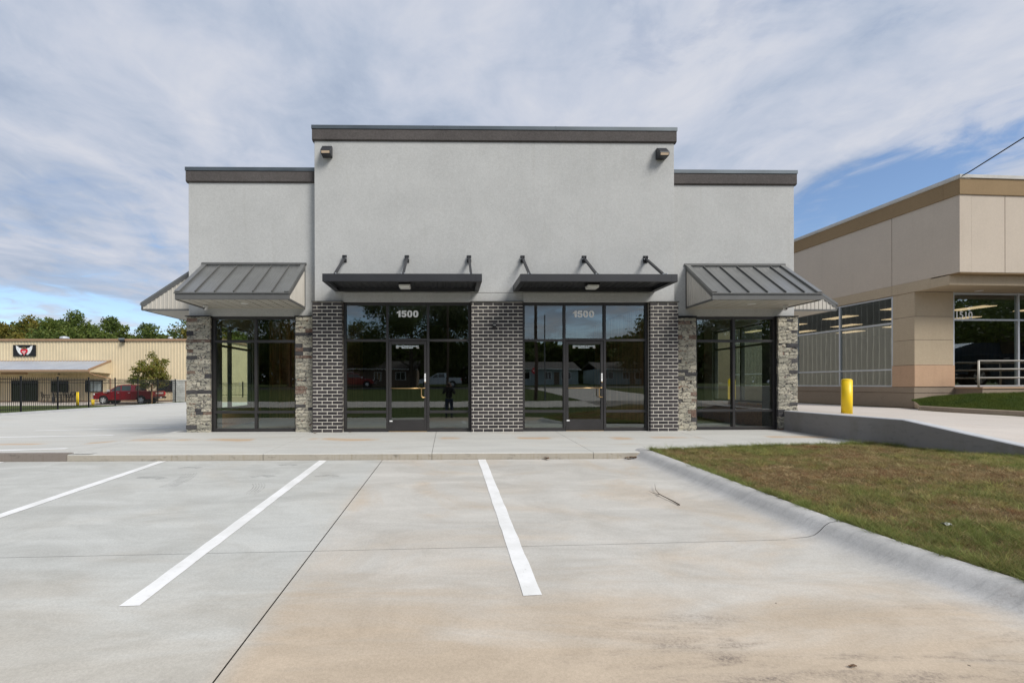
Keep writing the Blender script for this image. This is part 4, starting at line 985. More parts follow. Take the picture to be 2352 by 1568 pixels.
# upper storey in panels with open joints
jt = .008
rbx('joint_backing', .03, U1, -1.29, V1, 4.56, 7.3, 'stucco_dark', 0)
for a, b in ((-1.32, .757), (.757, 9.0), (9.0, V1)): rbx('wall_panel', 0, .4, a + (jt if a > -1.3 else 0), b - jt, 4.535, 6.93, 'stucco_beige')
for a, b in ((.0, 1.53), (1.53, 4.6), (4.6, 7.7), (7.7, 10.8), (10.8, U1)): rbx('wall_panel', a + (.401 if a == 0 else jt), b - jt, -1.318, -.9, 4.535, 6.93, 'stucco_beige')
rbx('cornice_band', -.035, U1, -1.355, -.9, 6.925, 7.42, 'stucco_tan'); rbx('cornice_band', -.035, .4, -.899, V1, 6.925, 7.42, 'stucco_tan')
rbx('coping', -.07, U1, -1.39, -.8, 7.422, 7.525, 'cap', .004); rbx('coping', -.07, .5, -.799, V1, 7.422, 7.525, 'cap', .004)
rbx('coping_lip', -.055, .3, -1.37, V1, 7.40, 7.421, 'soffit', 0)
rbx('upper_soffit', .05, U1, -1.30, -.9, 4.50, 4.532, 'stucco_tan', 0)
rbx('beam', .0, U1, -1.03, -.5, 4.20, 4.50, 'stucco_col'); 
for a, b in ((-.499, .757), (.757, 9.0), (9.0, V1)): rbx('beam', .0, .4, a + (.004 if a > -.4 else 0), b - .004, 4.19, 4.534, 'stucco_col')
rbx('beam_soffit', .4, U1, -.5, .35, 4.20, 4.26, 'stucco_col', 0)
MB().tube([(2.1, -.2, 4.195), (2.1, -.2, 4.21)], .11, 20).build('downlight', 'lens_w', RB)
rbx('roof_deck', .3, U1, -1.0, V1, 7.2, 7.3, 'asphalt', 0)
# column built of courses
rbx('column_core', .03, 1.43, .03, .70, .99, 4.2, 'stucco_dark', 0)
for z0, z1, mt, o in ((.985, 1.722, 'stucco_base', .0), (1.722, 2.575, 'stucco_col', -.022), (2.575, 3.366, 'stucco_col', -.022), (3.366, 4.19, 'stucco_col', -.022)):
    rbx('column_block', -o * 1, 1.467 + o, -o, .757 if o == 0 else .745, z0 + .005, z1 - .005, mt)
# foundation
rbx('foundation', .03, 1.5, .04, V1, -.4, .78, 'found', .004); rbx('foundation_cap', .015, 1.5, .025, V1, .786, .983, 'found', .004)
# side window wall
sw = empty('side_window', (0, .757, 1), parent=RB); f = MB()
for v in (.79, 2.88, 5.0, 7.1, 9.2): MB().box(.05, .14, v - .028, v + .028, .985, 4.18).build('mullion', 'alu_silver', sw)
for z in (1.01, 1.59, 3.23, 4.15): MB().box(.052, .138, .79, 9.2, z - .025, z + .025).build('rail', 'alu_silver', sw)
vs_ = (.818, 2.852, 2.908, 4.972, 5.028, 7.072, 7.128, 9.172)
for a, b in zip(vs_[::2], vs_[1::2]):
    for z0, z1 in ((1.035, 1.565), (1.615, 3.205), (3.255, 4.125)): MB().add([(.10, a, z0), (.10, b, z0), (.10, b, z1), (.10, a, z1)], [(0, 1, 2, 3)]).build('pane', 'glass_right', sw)
rbx('side_wall', .0, .3, 9.2, V1, .98, 4.2, 'stucco_col')
# front window
fw = empty('front_window', (1.5, .1, 1), parent=RB)
us = (1.50, 3.93, 6.4, 8.9, 11.4)
for u in us: MB().box(u - .03, u + .03, .06, .16, .985, 4.20).build('mullion', 'alu_silver', fw)
for z in (1.01, 3.27, 4.16): MB().box(1.5, 11.4, .062, .158, z - .028, z + .028).build('rail', 'alu_silver', fw)
for a, b in zip(us, us[1:]):
    for z0, z1 in ((1.04, 3.24), (3.30, 4.13)): MB().add([(a + .03, .11, z0), (b - .03, .11, z0), (b - .03, .11, z1), (a + .03, .11, z1)], [(0, 1, 2, 3)]).build('pane', 'glass_right', fw)
text_obj('street_number', '1510', .3, (1.95, .10, 3.44), 'vinyl', fw, .004, False, .60, .235)
# room behind
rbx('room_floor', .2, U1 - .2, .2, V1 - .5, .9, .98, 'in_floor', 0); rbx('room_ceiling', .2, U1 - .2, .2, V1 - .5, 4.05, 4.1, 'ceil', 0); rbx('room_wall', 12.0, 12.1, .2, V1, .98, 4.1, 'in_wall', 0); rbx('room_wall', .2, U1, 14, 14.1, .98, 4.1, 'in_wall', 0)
for i in range(3):
    for k in range(4): rbx('ceiling_light', 1.7 + i * 2.9, 2.3 + i * 2.9, 1.6 + k * 2.7, 2.8 + k * 2.7, 4.03, 4.049, 'troffer', 0)
# walkway with pipe rail, grass bed and kerb below it
lw = empty('ramp_walkway', (17.2, 15, 0), kind='structure', rz=R(2.936)); lw.location = (15.71, 15.3, 0); OFF[lw.name] = Vector()
MB().box(1.50, 14, -.75, .06, -.3, .93).build('walkway_wall', 'found', lw); MB().box(1.47, 14, -.78, .07, .932, .975).build('walkway_edge', 'stucco_base', lw)
rl = empty('pipe_railing', (15.71, 15.3, 0), 'cream painted three bar pipe railing in front of the beige shop window', 'railing', rz=R(2.936), off=(0, 0, 0))
for z in (1.28, 1.56, 1.83): MB().tube([(1.43, -.70, z), (9, -.70, z + .02)], .026, 8).build('rail', 'soffit', rl, smooth=True)
for u in (1.43, 4.4, 7.4): MB().tube([(u, -.70, .97), (u, -.70, 1.83)], .027, 8).build('post', 'soffit', rl, smooth=True)
kp = [(14.86, 14.35), (15.3, 13.72), (15.75, 13.15), (16.2, 12.65), (16.9, 12.15), (18, 11.8), (19.4, 11.6)]
zk = lambda i: zalley(*kp[i])
rows = [[], [], [], []]
for i, (x, y) in enumerate(kp):
    z = zk(i); h = .14
    rows[0].append((x, y, z - .02)); rows[1].append((x + .02, y + .01, z + h - .02)); rows[2].append((x + .03, y + .02, z + h)); rows[3].append((x + .14, y + .09, z + h))
tag(MB().grid(rows).build('bed_kerb', 'found'), kind='structure')
bt = [(15.55, 15.25, .52), (16.1, 15.05, .66), (16.7, 14.62, .74), (17.2, 14.64, .76), (18.0, 14.68, .78), (18.8, 14.72, .8), (19.4, 14.75, .8)]
def bedpt(i, t):
    x, y = kp[i]; z = zk(i) + .13; a = Vector((x + .13, y + .08, z)); b = Vector(bt[i]); return a + (b - a) * t + Vector((0, 0, .04 * math.sin(t * math.pi)))
m = MB().grid([[bedpt(i, t / 5) for i in range(7)] for t in range(6)]); tag(m.build('grass_bed', 'lawn'), kind='structure')
MB().box(.0, .03, -.001, .0, 0, 0) if False else None
n = 60000; ti = RNG.uniform(0, 5.999, n); tt = RNG.uniform(0, 1, n); bx = np.zeros((n, 3))
ia = ti.astype(int); fr = ti - ia
BP = np.array([[bedpt(i, t / 10) for t in range(11)] for i in range(7)]); ta = np.minimum((tt * 10).astype(int), 9); tf = tt * 10 - ta
p00, p10, p01, p11 = BP[ia, ta], BP[ia + 1, ta], BP[ia, ta + 1], BP[ia + 1, ta + 1]; fr = fr[:, None]; tf = tf[:, None]
bx = (p00 * (1 - fr) + p10 * fr) * (1 - tf) + (p01 * (1 - fr) + p11 * fr) * tf
c = np.array([.075, .12, .026]) * RNG.uniform(.6, 1.4, (n, 1)) + np.array([.05, .035, .0]) * hash_noise(bx[:, 0], bx[:, 1], 3, 4)[:, None] * .8
blades('grass', bx[:, 0], bx[:, 1], bx[:, 2], RNG.uniform(.02, .07, n), RNG.uniform(.004, .01, n), RNG.uniform(.2, 1.2, n), c)
# strip of dirt along the drive by the beige shop
rows = [[], []]
for v in (15.2, 17, 19, 22, 28): rows[0].append((15.70 - (v - 15.3) * .051 - .14, v, zalley(15.4, v) + .005)); rows[1].append((15.75 - (v - 15.3) * .051, v, zalley(15.7, v) + .03))
rows2 = [[(x - .12 - .05 * (i % 2), y - .09, zalley(x, y) + .005) for i, (x, y) in enumerate(kp)], [(x + .01, y, zalley(x, y) + .008) for x, y in kp]]
tag(MB().grid(rows).grid(rows2).build('dirt_strip', 'soil'), kind='structure')

m = MB(); m.prism([(19.6, 14.6), (19.6, -10), (70, -10), (70, 14.6)], -.7, .93, 'z'); tag(m.build('raised_lot', 'alley'), kind='structure')
# ------------------------------------------------------------------ bollards
def bollard(loc, h, rad, label, group=None):
    r = empty('bollard', loc, label, 'bollard', group); x, y, z = loc
    MB().tube([(x, y, z - .05), (x, y, z + h - .05)], rad, 28).build('sleeve', 'yellow', r, smooth=True)
    MB().tube([(x, y, z + h - .05), (x, y, z + h - .022), (x, y, z + h - .006), (x, y, z + h)], [rad, rad * .93, rad * .6, rad * .02], 28).build('cap', 'yellow', r, smooth=True)
    return r
bollard((9.80, 11.2, .36), .865, .112, 'bright yellow bollard behind the retaining wall by the drive')
bollard((9.66, 15.6, .33), .95, .112, 'yellow bollard further down the drive, seen through the right corner window')
bollard((-32.43, 40.9, -.64), 1.15, .095, 'tall yellow bollard in front of the tan metal building')
bollard((-31.35, 41.2, -.64), .5, .11, 'low yellow bollard left of the red pickup nose, in front of the tan building')

# ------------------------------------------------------------------ tan metal building, left
TB = empty('tan_metal_building', (-40, 46, -.5), 'long tan ribbed metal building with brown eave and porch behind the iron fence', 'building')
YT = 46.0; TX0, TX1 = -80.0, -22.4
ribbed_panel('ribbed_wall', (TX0, YT), (TX1, YT), -.5, 5.42, .30, -.035, 'tan_steel', TB, (0, 1))
ribbed_panel('ribbed_wall', (TX1, YT), (TX1, 90), -.5, 5.42, .30, .035, 'tan_steel', TB, (1, 0))
def tb(name, x0, x1, y0, y1, z0, z1, mat, parent=TB): return MB().box(x0, x1, y0, y1, z0, z1).build(name, mat, parent)
tb('eave_trim', TX0, TX1 + .12, YT - .14, YT + .1, 5.43, 5.64, 'tan_trim'); tb('eave_trim', TX1 + .02, TX1 + .14, YT + .11, 90, 5.43, 5.64, 'tan_trim'); tb('roof', TX0, TX1, YT, 90, 5.5, 5.6, 'galv'); tb('base_trim', TX0, TX1, YT - .05, YT - .04, -.5, -.42, 'tan_trim')
def tb_window(x0, x1, z0, z1, name='window', panes=2, door=False, gm='glass_dark'):
    w = empty(name, (x0, YT, z0), parent=TB); t = .07; y = YT - .11
    f = MB(); f.box(x0, x0 + t, y, YT, z0, z1); f.box(x1 - t, x1, y, YT, z0, z1); f.box(x0 + t, x1 - t, y + .002, YT, z0, z0 + t); f.box(x0 + t, x1 - t, y + .002, YT, z1 - t, z1); f.build('frame', 'black', w)
    for i in range(panes):
        a, b = x0 + t + (x1 - x0 - 2 * t) * i / panes, x0 + t + (x1 - x0 - 2 * t) * (i + 1) / panes
        MB().box(a, b - (.05 if i < panes - 1 else 0), y + .03, y + .04, z0 + t, z1 - t).build('pane', gm, w)
        if i < panes - 1: MB().box(b - .05, b, y + .004, YT, z0 + t, z1 - t).build('meeting_stile', 'black', w)
tb_window(-42.82, -40.27, -.46, 1.56, 'glazed_door', 2); tb_window(-38.99, -37.36, .42, 1.53); tb_window(-35.66, -34.05, .42, 1.53); tb_window(-28.7, -26.9, .44, 1.53); tb_window(-52, -50.4, .42, 1.53)
tb('blind', -35.2, -34.13, YT - .085, YT - .082, .5, 1.46, 'siding_w')
# porch roof
pe, pz, wz = 43.2, 2.52, 3.47; px1 = -33.25
def porch(t, dz=0): return (YT - .02 - (YT - pe) * t, wz + (pz - wz) * t + dz)
pts = []; x = -72.0
while x < px1 - .2:
    for f_, h in ((0, 0), (.6, 0), (.68, .03), (.85, .03), (.93, 0)): pts.append((x + f_ * .3, h))
    x += .3
pts.append((px1, 0)); MB().grid([[(x, porch(t)[0], porch(t)[1] + h) for x, h in pts] for t in (0, 1)]).build('porch_roof', 'galv', TB)
tb('porch_fascia', -72, px1 + .02, pe - .07, pe, pz - .17, pz + .01, 'tan_trim'); tb('porch_wall_trim', -72, px1, YT - .07, YT - .03, wz - .01, wz + .04, 'tan_trim')
MB().prism([(YT - .01, wz - .03), (pe, pz - .04), (pe, 2.34), (YT - .01, 2.22)], px1 - .06, px1, 'x').build('porch_gable', 'tan_steel', TB)
MB().bar((px1 + .02, YT - .02, wz + .03), (px1 + .02, pe - .05, pz), .06, .16).build('porch_rake', 'tan_trim', TB)
tb('porch_ceiling', -72, px1 - .06, pe, YT - .05, 2.30, 2.33, 'tan_steel'); tb('porch_beam', -41.9, -39.6, 43.9, 44.1, 2.12, 2.30, 'tan_trim')
MB().tube([(px1 + .0, pe + .02, pz - .1), (px1 + .02, pe + .05, 2.25), (px1 + .04, pe + .45, 2.08), (px1 + .02, YT - .12, 1.75), (px1 + .02, YT - .10, 1.6), (px1 + .02, YT - .10, -.45)], .055, 6).build('downspout', 'tan_trim', TB)
for x in (-72, -60, -48): tb('porch_post', x, x + .15, pe + .02, pe + .17, -.5, 2.33, 'tan_trim')
cf = empty('ceiling_fan', (-37.04, 44.5, 2.2), 'black ceiling fan hanging under the porch of the tan building', 'fan')
MB().tube([(-37.04, 44.5, 2.31), (-37.04, 44.5, 2.18), (-37.04, 44.5, 2.17), (-37.04, 44.5, 2.08)], [.02, .02, .11, .09], 12).build('motor', 'black', cf)
for k in range(5):
    a = R(72 * k + 8); MB().bar((-37.04 + .1 * math.cos(a), 44.5 + .1 * math.sin(a), 2.12), (-37.04 + .75 * math.cos(a), 44.5 + .75 * math.sin(a), 2.12), .13, .012).build('blade', 'black', cf)
r = empty('floodlight', (-32.08, 45.9, 5.5), 'small twin floodlight on the eave of the tan metal building', 'lamp')
MB().box(-32.35, -31.80, 45.78, 45.86, 5.54, 5.72).build('lamp_housing', 'steel_pole', r); MB().box(-32.15, -31.75, 45.6, 45.84, 5.28, 5.5, ch=.03).build('lamp_head', 'black', r)
for x, s, lb in ((-38.23, 1.0, 'larger round silver roof vent on the tan building, above the porch'), (-27.8, .55, 'smaller silver roof vent on the tan building, above the red pickup')):
    r = empty('roof_vent', (x, 46.6, 5.6), lb, 'vent'); MB().tube([(x, 46.6, 5.5), (x, 46.6, 5.72), (x, 46.6, 5.74), (x, 46.6, 5.80 + .1 * s), (x, 46.6, 5.86 + .1 * s)], [.2 * s, .2 * s, .4 * s, .37 * s, .12 * s], 16).build('vent_cap', 'alu_silver', r)
r = empty('wall_camera', (-23.6, 45.9, 2.3), 'tiny white camera on the tan wall near its right end', 'camera'); MB().tube([(-23.62, 45.95, 2.42), (-23.62, 45.8, 2.38), (-23.62, 45.7, 2.33)], [.09, .09, .05], 10).build('camera_body', 'plastic_w', r)
# sign with winged heart
sg = empty('winged_heart_sign', (-41.53, 45.9, 4.5), 'black sign board with a red heart, white wings and a gold halo', 'sign')
ux = lambda px: -42.62 + (px - 260) / 1820 * 2.18; uz = lambda py: 5.05 - (py - 250) / 890 * 1.10
MB().box(-42.62, -40.44, YT - .12, YT - .06, 3.945, 5.05).build('board', 'black', sg)
def flat(name, pts, mat, y, par=sg):
    n = len(pts); y0 = YT - .12 - y
    MB().prism([(ux(a), uz(b)) for a, b in pts], y0, y0 + .006, 'y').build(name, mat, par)
wingL = [(1000, 1000), (930, 1045), (860, 1010), (770, 960), (720, 900), (640, 800), (600, 700), (550, 610), (505, 510), (540, 470), (500, 400), (505, 280), (560, 340), (600, 400), (645, 330), (690, 420), (770, 480), (880, 500), (950, 540), (850, 640), (830, 760), (900, 900)]
wing_mirror = [(2330 - a, b) for a, b in wingL][::-1]
flat('wing', wingL, 'vinyl', .01); flat('wing', wing_mirror, 'vinyl', .01)
for k in range(6):
    for s in (0, 1):
        q = [(560 + k * 45, 480 + k * 88), (750 + k * 14, 560 + k * 65), (752 + k * 14, 572 + k * 65), (562 + k * 45, 494 + k * 88)]
        flat('feather_line', q if not s else [(2330 - a, b) for a, b in q][::-1], 'siding_w', .018)
heart = [(1165, 1100), (1080, 960), (900, 850), (855, 740), (900, 620), (1000, 570), (1165, 620), (1320, 570), (1440, 620), (1480, 740), (1430, 850), (1250, 960)]
flat('heart_outline', [(1165 + (a - 1165) * 1.09, 800 + (b - 800) * 1.04) for a, b in heart], 'lens_w', .026); flat('heart', heart, 'redlens', .034)
hal = []
for k in range(24): a = 2 * math.pi * k / 24; hal.append((1160 + 190 * math.cos(a), 495 + 70 * math.sin(a)))
flat('halo', hal, 'brass', .042); flat('halo_hole', [(1160 + (a - 1160) * .6, 492 + (b - 495) * .45) for a, b in hal], 'black', .05)
for k in range(5): flat('lettering', [(1010 + k * 62 + 10, 735), (1052 + k * 62 + 10, 735), (1048 + k * 62, 835), (1006 + k * 62, 835)], 'lens_w', .042)
for k in range(2): flat('lettering', [(1095 + k * 75, 885), (1150 + k * 75, 885), (1148 + k * 75, 960), (1098 + k * 75, 960)], 'lens_w', .042)

# patio table and chairs behind the fence
def patio_chair(loc, rz, label):
    r = empty('patio_chair', loc, label, 'chair', 'black patio chairs on the porch', rz=rz, off=(0, 0, 0))
    for sx in (-.24, .24):
        MB().tube([(sx, .22, 0), (sx, .2, .42), (sx, -.22, .44)], .02, 6).build('leg', 'iron', r); MB().tube([(sx, -.26, 0), (sx, -.2, .44), (sx * .9, -.34, .95)], .02, 6).build('leg', 'iron', r)
        MB().tube([(sx, .18, .42), (sx * 1.08, .18, .64), (sx * 1.05, -.26, .66)], .018, 6).build('armrest', 'iron', r)
    MB().box(-.25, .25, -.22, .24, .42, .45).build('seat', 'iron', r)
    for k in range(5): MB().bar((-.2 + .1 * k, -.22, .46), (-.18 + .09 * k, -.33, .93), .03, .012).build('back_slat', 'iron', r)
    MB().tube([(-.22, -.34, .94), (.22, -.34, .94)], .02, 6).build('back_rail', 'iron', r)
for x, y, a, lb in ((-38.35, 44.6, 70, 'black patio chair at the left end of the porch table'), (-37.75, 45.2, 175, 'black patio chair behind the porch table, left of the umbrella base'), (-36.8, 45.2, 190, 'black patio chair behind the porch table, right of the umbrella base'), (-36.1, 44.7, -75, 'black patio chair at the right end of the porch table')):
    patio_chair((x, y, -.50), R(a + 180 if abs(a) > 90 else -a), lb)
r = empty('patio_table', (-37.2, 44.5, -.5), 'long black patio table on the porch behind the fence', 'table')
MB().box(-38.0, -36.4, 44.1, 44.9, .19, .22).build('table_top', 'iron', r)
for x in (-37.8, -36.6):
    for y in (44.2, 44.8): MB().tube([(x, y, -.5), (x, y, .19)], .025, 6).build('leg', 'iron', r)
r = empty('closed_umbrella', (-37.1, 43.9, -.5), 'dark closed umbrella standing in front of the patio table', 'umbrella')
MB().tube([(-37.1, 43.95, -.5), (-37.1, 43.95, -.42), (-37.1, 43.95, -.1), (-37.1, 43.95, .12), (-37.1, 43.95, .35)], [.14, .12, .12, .06, .01], 10).build('canopy_cloth', 'black', r)

# ------------------------------------------------------------------ iron fence
def fence(x0, y0, x1, y1, n, zb, H, label, skip_last=False):
    r = empty('iron_fence', (x0, y0, zb), label, 'fence')
    d = Vector((x1 - x0, y1 - y0, 0)); L = d.length; d.normalize()
    for i in range(n + 1):
        p = Vector((x0, y0, 0)) + d * (L * i / n); MB().box(p.x - .032, p.x + .032, p.y - .032, p.y + .032, zb - .05, zb + H + .03).build('post', 'iron', r); MB().box(p.x - .04, p.x + .04, p.y - .04, p.y + .04, zb + H + .03, zb + H + .06).build('post_cap', 'iron', r)
    for h in (.16, H - .28, H - .12):
        for i in range(n):
            a = Vector((x0, y0, 0)) + d * (L * i / n + .032); b = Vector((x0, y0, 0)) + d * (L * (i + 1) / n - .032); MB().bar((a.x, a.y, zb + h), (b.x, b.y, zb + h), .025, .035).build('rail', 'iron', r)
    mb = MB(); k = int(L / .114)
    for i in range(k):
        p = Vector((x0, y0, 0)) + d * ((i + .5) * L / k); mb.bar((p.x, p.y, zb + .04), (p.x, p.y, zb + H), .017, .017)
    mb.build('picket', 'iron', r, kind='stuff')
fence(-22.5, 15.5, -22.5, 38.38, 10, -.30, 1.83, 'long black iron picket fence in front of the tan building and red pickup')
fence(-22.3, 41.0, -14.0, 41.0, 4, .05, 1.27, 'shorter black iron fence beyond the block pillar, seen past the stone corner')
r = empty('low_wall', (-18, 41.1, -.5), 'low tan wall carrying the short black fence beyond the block pillar', 'wall'); MB().box(-22.2, -13.5, 41.0, 41.25, -.6, .05).build('wall_face', 'stucco_col', r)
r = empty('block_pillar', (-22.9, 39.6, -.4), 'square pillar of pale grey blocks at the end of the iron fence', 'pillar')
MB().box(-23.38, -22.44, 39.52, 40.38, -.5, 1.44).build('pillar_core', 'found', r)
for k in range(10):
    z = -.5 + k * .195
    for a, b in (((-23.41, -22.81), (-22.80, -22.41)) if k % 2 else ((-23.41, -23.02), (-23.01, -22.41))): MB().box(a, b, 39.48, 39.6, z + .006, z + .189, ch=.01).build('block', 'block', r)
MB().box(-23.46, -22.36, 39.45, 40.42, 1.452, 1.53).build('cap_stone', 'cap', r)
# ------------------------------------------------------------------ pickup truck (local: nose at -x, centre line y = 0, ground z = 0)
def arc(cx, cz, r, a0, a1, n=9): return [(cx + r * math.cos(R(a0 + (a1 - a0) * i / n)), cz + r * math.sin(R(a0 + (a1 - a0) * i / n))) for i in range(n + 1)]
def pickup(loc, label, paint, rz=0, cat='pickup truck', suv=False):
    r = empty('parked_car' if suv else 'pickup_truck', loc, label, cat, rz=rz, off=(0, 0, 0)); h = .98
    wf, wr, wz, wrad = -1.93, 1.75, .40, .40
    prof = [(-2.90, .52), (-2.93, .70), (-2.90, .98), (-2.83, 1.10), (-2.30, 1.20), (-1.35, 1.27), (-.2, 1.30), (1.05, 1.31), (2.93, 1.30), (2.95, .62), (2.90, .55)]
    under = [(wr + .52, .50)] + arc(wr, wz, .50, 12, 168)[0:] + [(wr - .52, .42), (wf + .52, .42)] + arc(wf, wz, .50, 12, 168) + [(wf - .52, .50)]
    body = MB(); pts = prof + under; n = len(pts)
    rows = []
    for yy, sh in ((-h + .05, .0), (-h, .0)): pass
    body.prism(pts, -h, h, 'y'); body.build('body', paint, r, bevel=.035)
    # cab with tapered sides
    def loft(profile_low, y_low, profile_high, y_high, name, mat, par=r):
        m = MB(); lo = profile_low; hi = profile_high
        m.add([(x, -y_low, z) for x, z in lo] + [(x, -y_high, z) for x, z in hi] + [(x, y_high, z) for x, z in hi[::-1]] + [(x, y_low, z) for x, z in lo[::-1]], [])
        return m
    cab = MB(); c = [(-1.55, 1.26, .93), (-.62, 1.86, .74), (-.2, 1.93, .72), (.85, 1.93, .72), (1.04, 1.88, .73), (1.12, 1.30, .93)]
    if suv: c = [(-1.35, 1.26, .93), (-.55, 1.70, .76), (.1, 1.80, .74), (1.7, 1.78, .74), (2.55, 1.55, .80), (2.85, 1.28, .93)]
    cab.grid([[(x, -y, z) for x, z, y in c], [(x, -y * .6, z + (.03 if z > 1.8 else 0)) for x, z, y in c], [(x, y * .6, z + (.03 if z > 1.8 else 0)) for x, z, y in c], [(x, y, z) for x, z, y in c]])
    cab.add([(x, -y, z) for x, z, y in c], [tuple(range(6))]); cab.add([(x, y, z) for x, z, y in c], [tuple(range(6))]); cab.build('cab', paint, r, bevel=.03)
    def side_pt(x, z, s, o=.012):
        t = (z - 1.28) / .6; y = .93 - .20 * t + o; return (x, s * y, z)
    for s in (-1, 1):
        for pts_ in ([(-1.22, 1.32), (-.66, 1.76), (-.34, 1.83), (-.30, 1.33)], [(-.20, 1.33), (-.24, 1.84), (.62, 1.84), (.70, 1.34)]):
            MB().add([side_pt(x, z, s) for x, z in pts_], [(0, 1, 2, 3)]).build('side_window', 'glass_car', r)
        for x in (-.28, .86, -1.28):
            MB().add([(x, s * (h + .003), .55), (x + .012, s * (h + .003), .55), (x + .012, s * (h + .003), 1.27), (x, s * (h + .003), 1.27)], [(0, 1, 2, 3)]).build('door_gap', 'black', r)
        for x in (-.45, .62): MB().box(x - .1, x + .1, min(s * h, s * (h + .04)), max(s * h, s * (h + .04)), 1.13, 1.165).build('door_handle', 'chrome', r)
        MB().box(-1.42, -1.22, min(s * .98, s * 1.22), max(s * .98, s * 1.22), 1.24, 1.44).build('mirror', 'chrome', r, bevel=.03)
        MB().box(-1.35, 1.2, min(s * .99, s * 1.06), max(s * .99, s * 1.06), .40, .44).build('side_step', 'black', r)
        MB().box(-2.915, -2.70, min(s * .62, s * .99), max(s * .62, s * .99), .93, 1.07).build('headlight', 'lens_w', r, bevel=.02)
        MB().box(2.86, 2.965, min(s * .80, s * 1.0), max(s * .80, s * 1.0), .88, 1.22).build('tail_light', 'redlens', r, bevel=.02)
        MB().box(-1.88, -1.55, min(s * .982, s * .99), max(s * .982, s * .99), 1.14, 1.18).build('badge', 'chrome', r)
        for cx in (wf, wr):
            w = MB(); w.tube([(cx, s * .70, wz), (cx, s * .72, wz), (cx, s * .955, wz), (cx, s * .975, wz)], [wrad - .03, wrad, wrad, wrad - .03], 28); wo = w.build('wheel', 'tyre', r, smooth=False)
            rm = MB(); rm.tube([(cx, s * .972, wz), (cx, s * .978, wz)], .15 + .115, 28); rm.build('rim_dish', 'steel_pole', wo)
            sp = MB()
            for k in range(6):
                a = R(60 * k + 15); sp.bar((cx + .03 * math.cos(a), s * .985, wz + .03 * math.sin(a)), (cx + .26 * math.cos(a), s * .985, wz + .26 * math.sin(a)), .085, .02, up=(0, 1, 0))
            sp.tube([(cx, s * .97, wz), (cx, s * 1.0, wz)], .06, 12); sp.build('rim', 'chrome', wo)
            MB().tube([(cx, s * .60, wz), (cx, s * .70, wz)], .48, 20).build('wheel_well', 'black', r)
    MB().add([(-1.50, -.86, 1.31), (-1.50, .86, 1.31), (-.70, .68, 1.83), (-.70, -.68, 1.83)], [(0, 1, 2, 3)]).build('windshield', 'glass_car', r).location = (-.02, 0, .02)
    if not suv: MB().add([(1.085, -.78, 1.38), (1.085, .78, 1.38), (1.05, .66, 1.82), (1.05, -.66, 1.82)], [(0, 1, 2, 3)]).build('rear_window', 'glass_car', r).location = (.03, 0, 0)
    MB().box(-2.985, -2.80, -.96, .96, .50, .72).build('front_bumper', 'chrome', r, bevel=.03); MB().box(-2.945, -2.85, -.58, .58, .78, 1.08).build('grille', 'black', r, bevel=.02)
    if not suv: MB().box(1.22, 2.88, -.86, .86, 1.302, 1.312).build('bed_cover', 'black', r)
    MB().box(2.95, 2.975, -.78, .78, .78, 1.24).build('tailgate', paint, r, bevel=.01); MB().box(2.976, 2.985, -.60, .60, 1.02, 1.16).build('tailgate_trim', 'chrome', r)
    MB().box(2.93, 3.10, -.97, .97, .56, .72).build('rear_bumper', 'black', r, bevel=.03); MB().box(3.10, 3.108, -.16, .16, .60, .70).build('number_plate', 'vinyl', r)
    return r
pickup((-29.58, 43.3, -.655), 'dark red four door pickup truck with bright wheels, parked behind the iron fence', 'carpaint').scale = (.92, .92, .92)
pickup((-1.2, -43.2, .72), 'white pickup truck parked across the road, mirrored in the left shop window', 'carwhite')
pickup((-13.5, -44.5, .75), 'red pickup truck parked before the brown house, mirrored in the left shop window', 'carpaint', rz=R(180))

pickup((23.0, 12.6, .94), 'blue car parked on the raised lot beside the beige shop, mirrored in its window', 'carblue', rz=R(180 + 3), cat='car', suv=True)
# ------------------------------------------------------------------ trees
def leaf_mat(name, cols, trans=.35):
    m, ns, ls, b, out = base_mat(name)
    g_ = ns.new('ShaderNodeNewGeometry'); rp = ramp(ns, [(i / (len(cols) - 1), c) for i, c in enumerate(cols)]); ls.new(g_.outputs['Random Per Island'], rp.inputs[0])
    n = noise_n(ns, ls, pos_vec(ns, ls), .8, 3, .6); c = mixc(ns, ls, ramp_out(ns, ls, n, .35, .65), mixc(ns, ls, 1., rp.outputs[0], (.72, .78, .7), 'MULTIPLY'), mixc(ns, ls, 1., rp.outputs[0], (1.25, 1.15, .95), 'MULTIPLY'))
    ls.new(c, b.inputs['Base Color']); b.inputs['Roughness'].default_value = .6; b.inputs['Specular IOR Level'].default_value = .3
    t = ns.new('ShaderNodeBsdfTranslucent'); ls.new(c, t.inputs[0]); mx = ns.new('ShaderNodeMixShader'); mx.inputs[0].default_value = trans
    ls.new(b.outputs[0], mx.inputs[1]); ls.new(t.outputs[0], mx.inputs[2]); ls.new(mx.outputs[0], out.inputs[0]); return m
MAT['leaf_green'] = leaf_mat('green foliage', [(.075, .12, .025), (.11, .16, .035), (.16, .20, .05), (.09, .13, .035)])
MAT['leaf_dark'] = leaf_mat('dark foliage', [(.065, .10, .026), (.095, .135, .035), (.125, .165, .045)])
MAT['leaf_gold'] = leaf_mat('yellowing foliage', [(.16, .15, .025), (.24, .19, .035), (.11, .14, .03), (.19, .15, .03)])
MAT['leaf_young'] = leaf_mat('reddish green foliage', [(.17, .20, .045), (.22, .18, .05), (.13, .18, .035), (.26, .26, .07), (.18, .11, .04)])
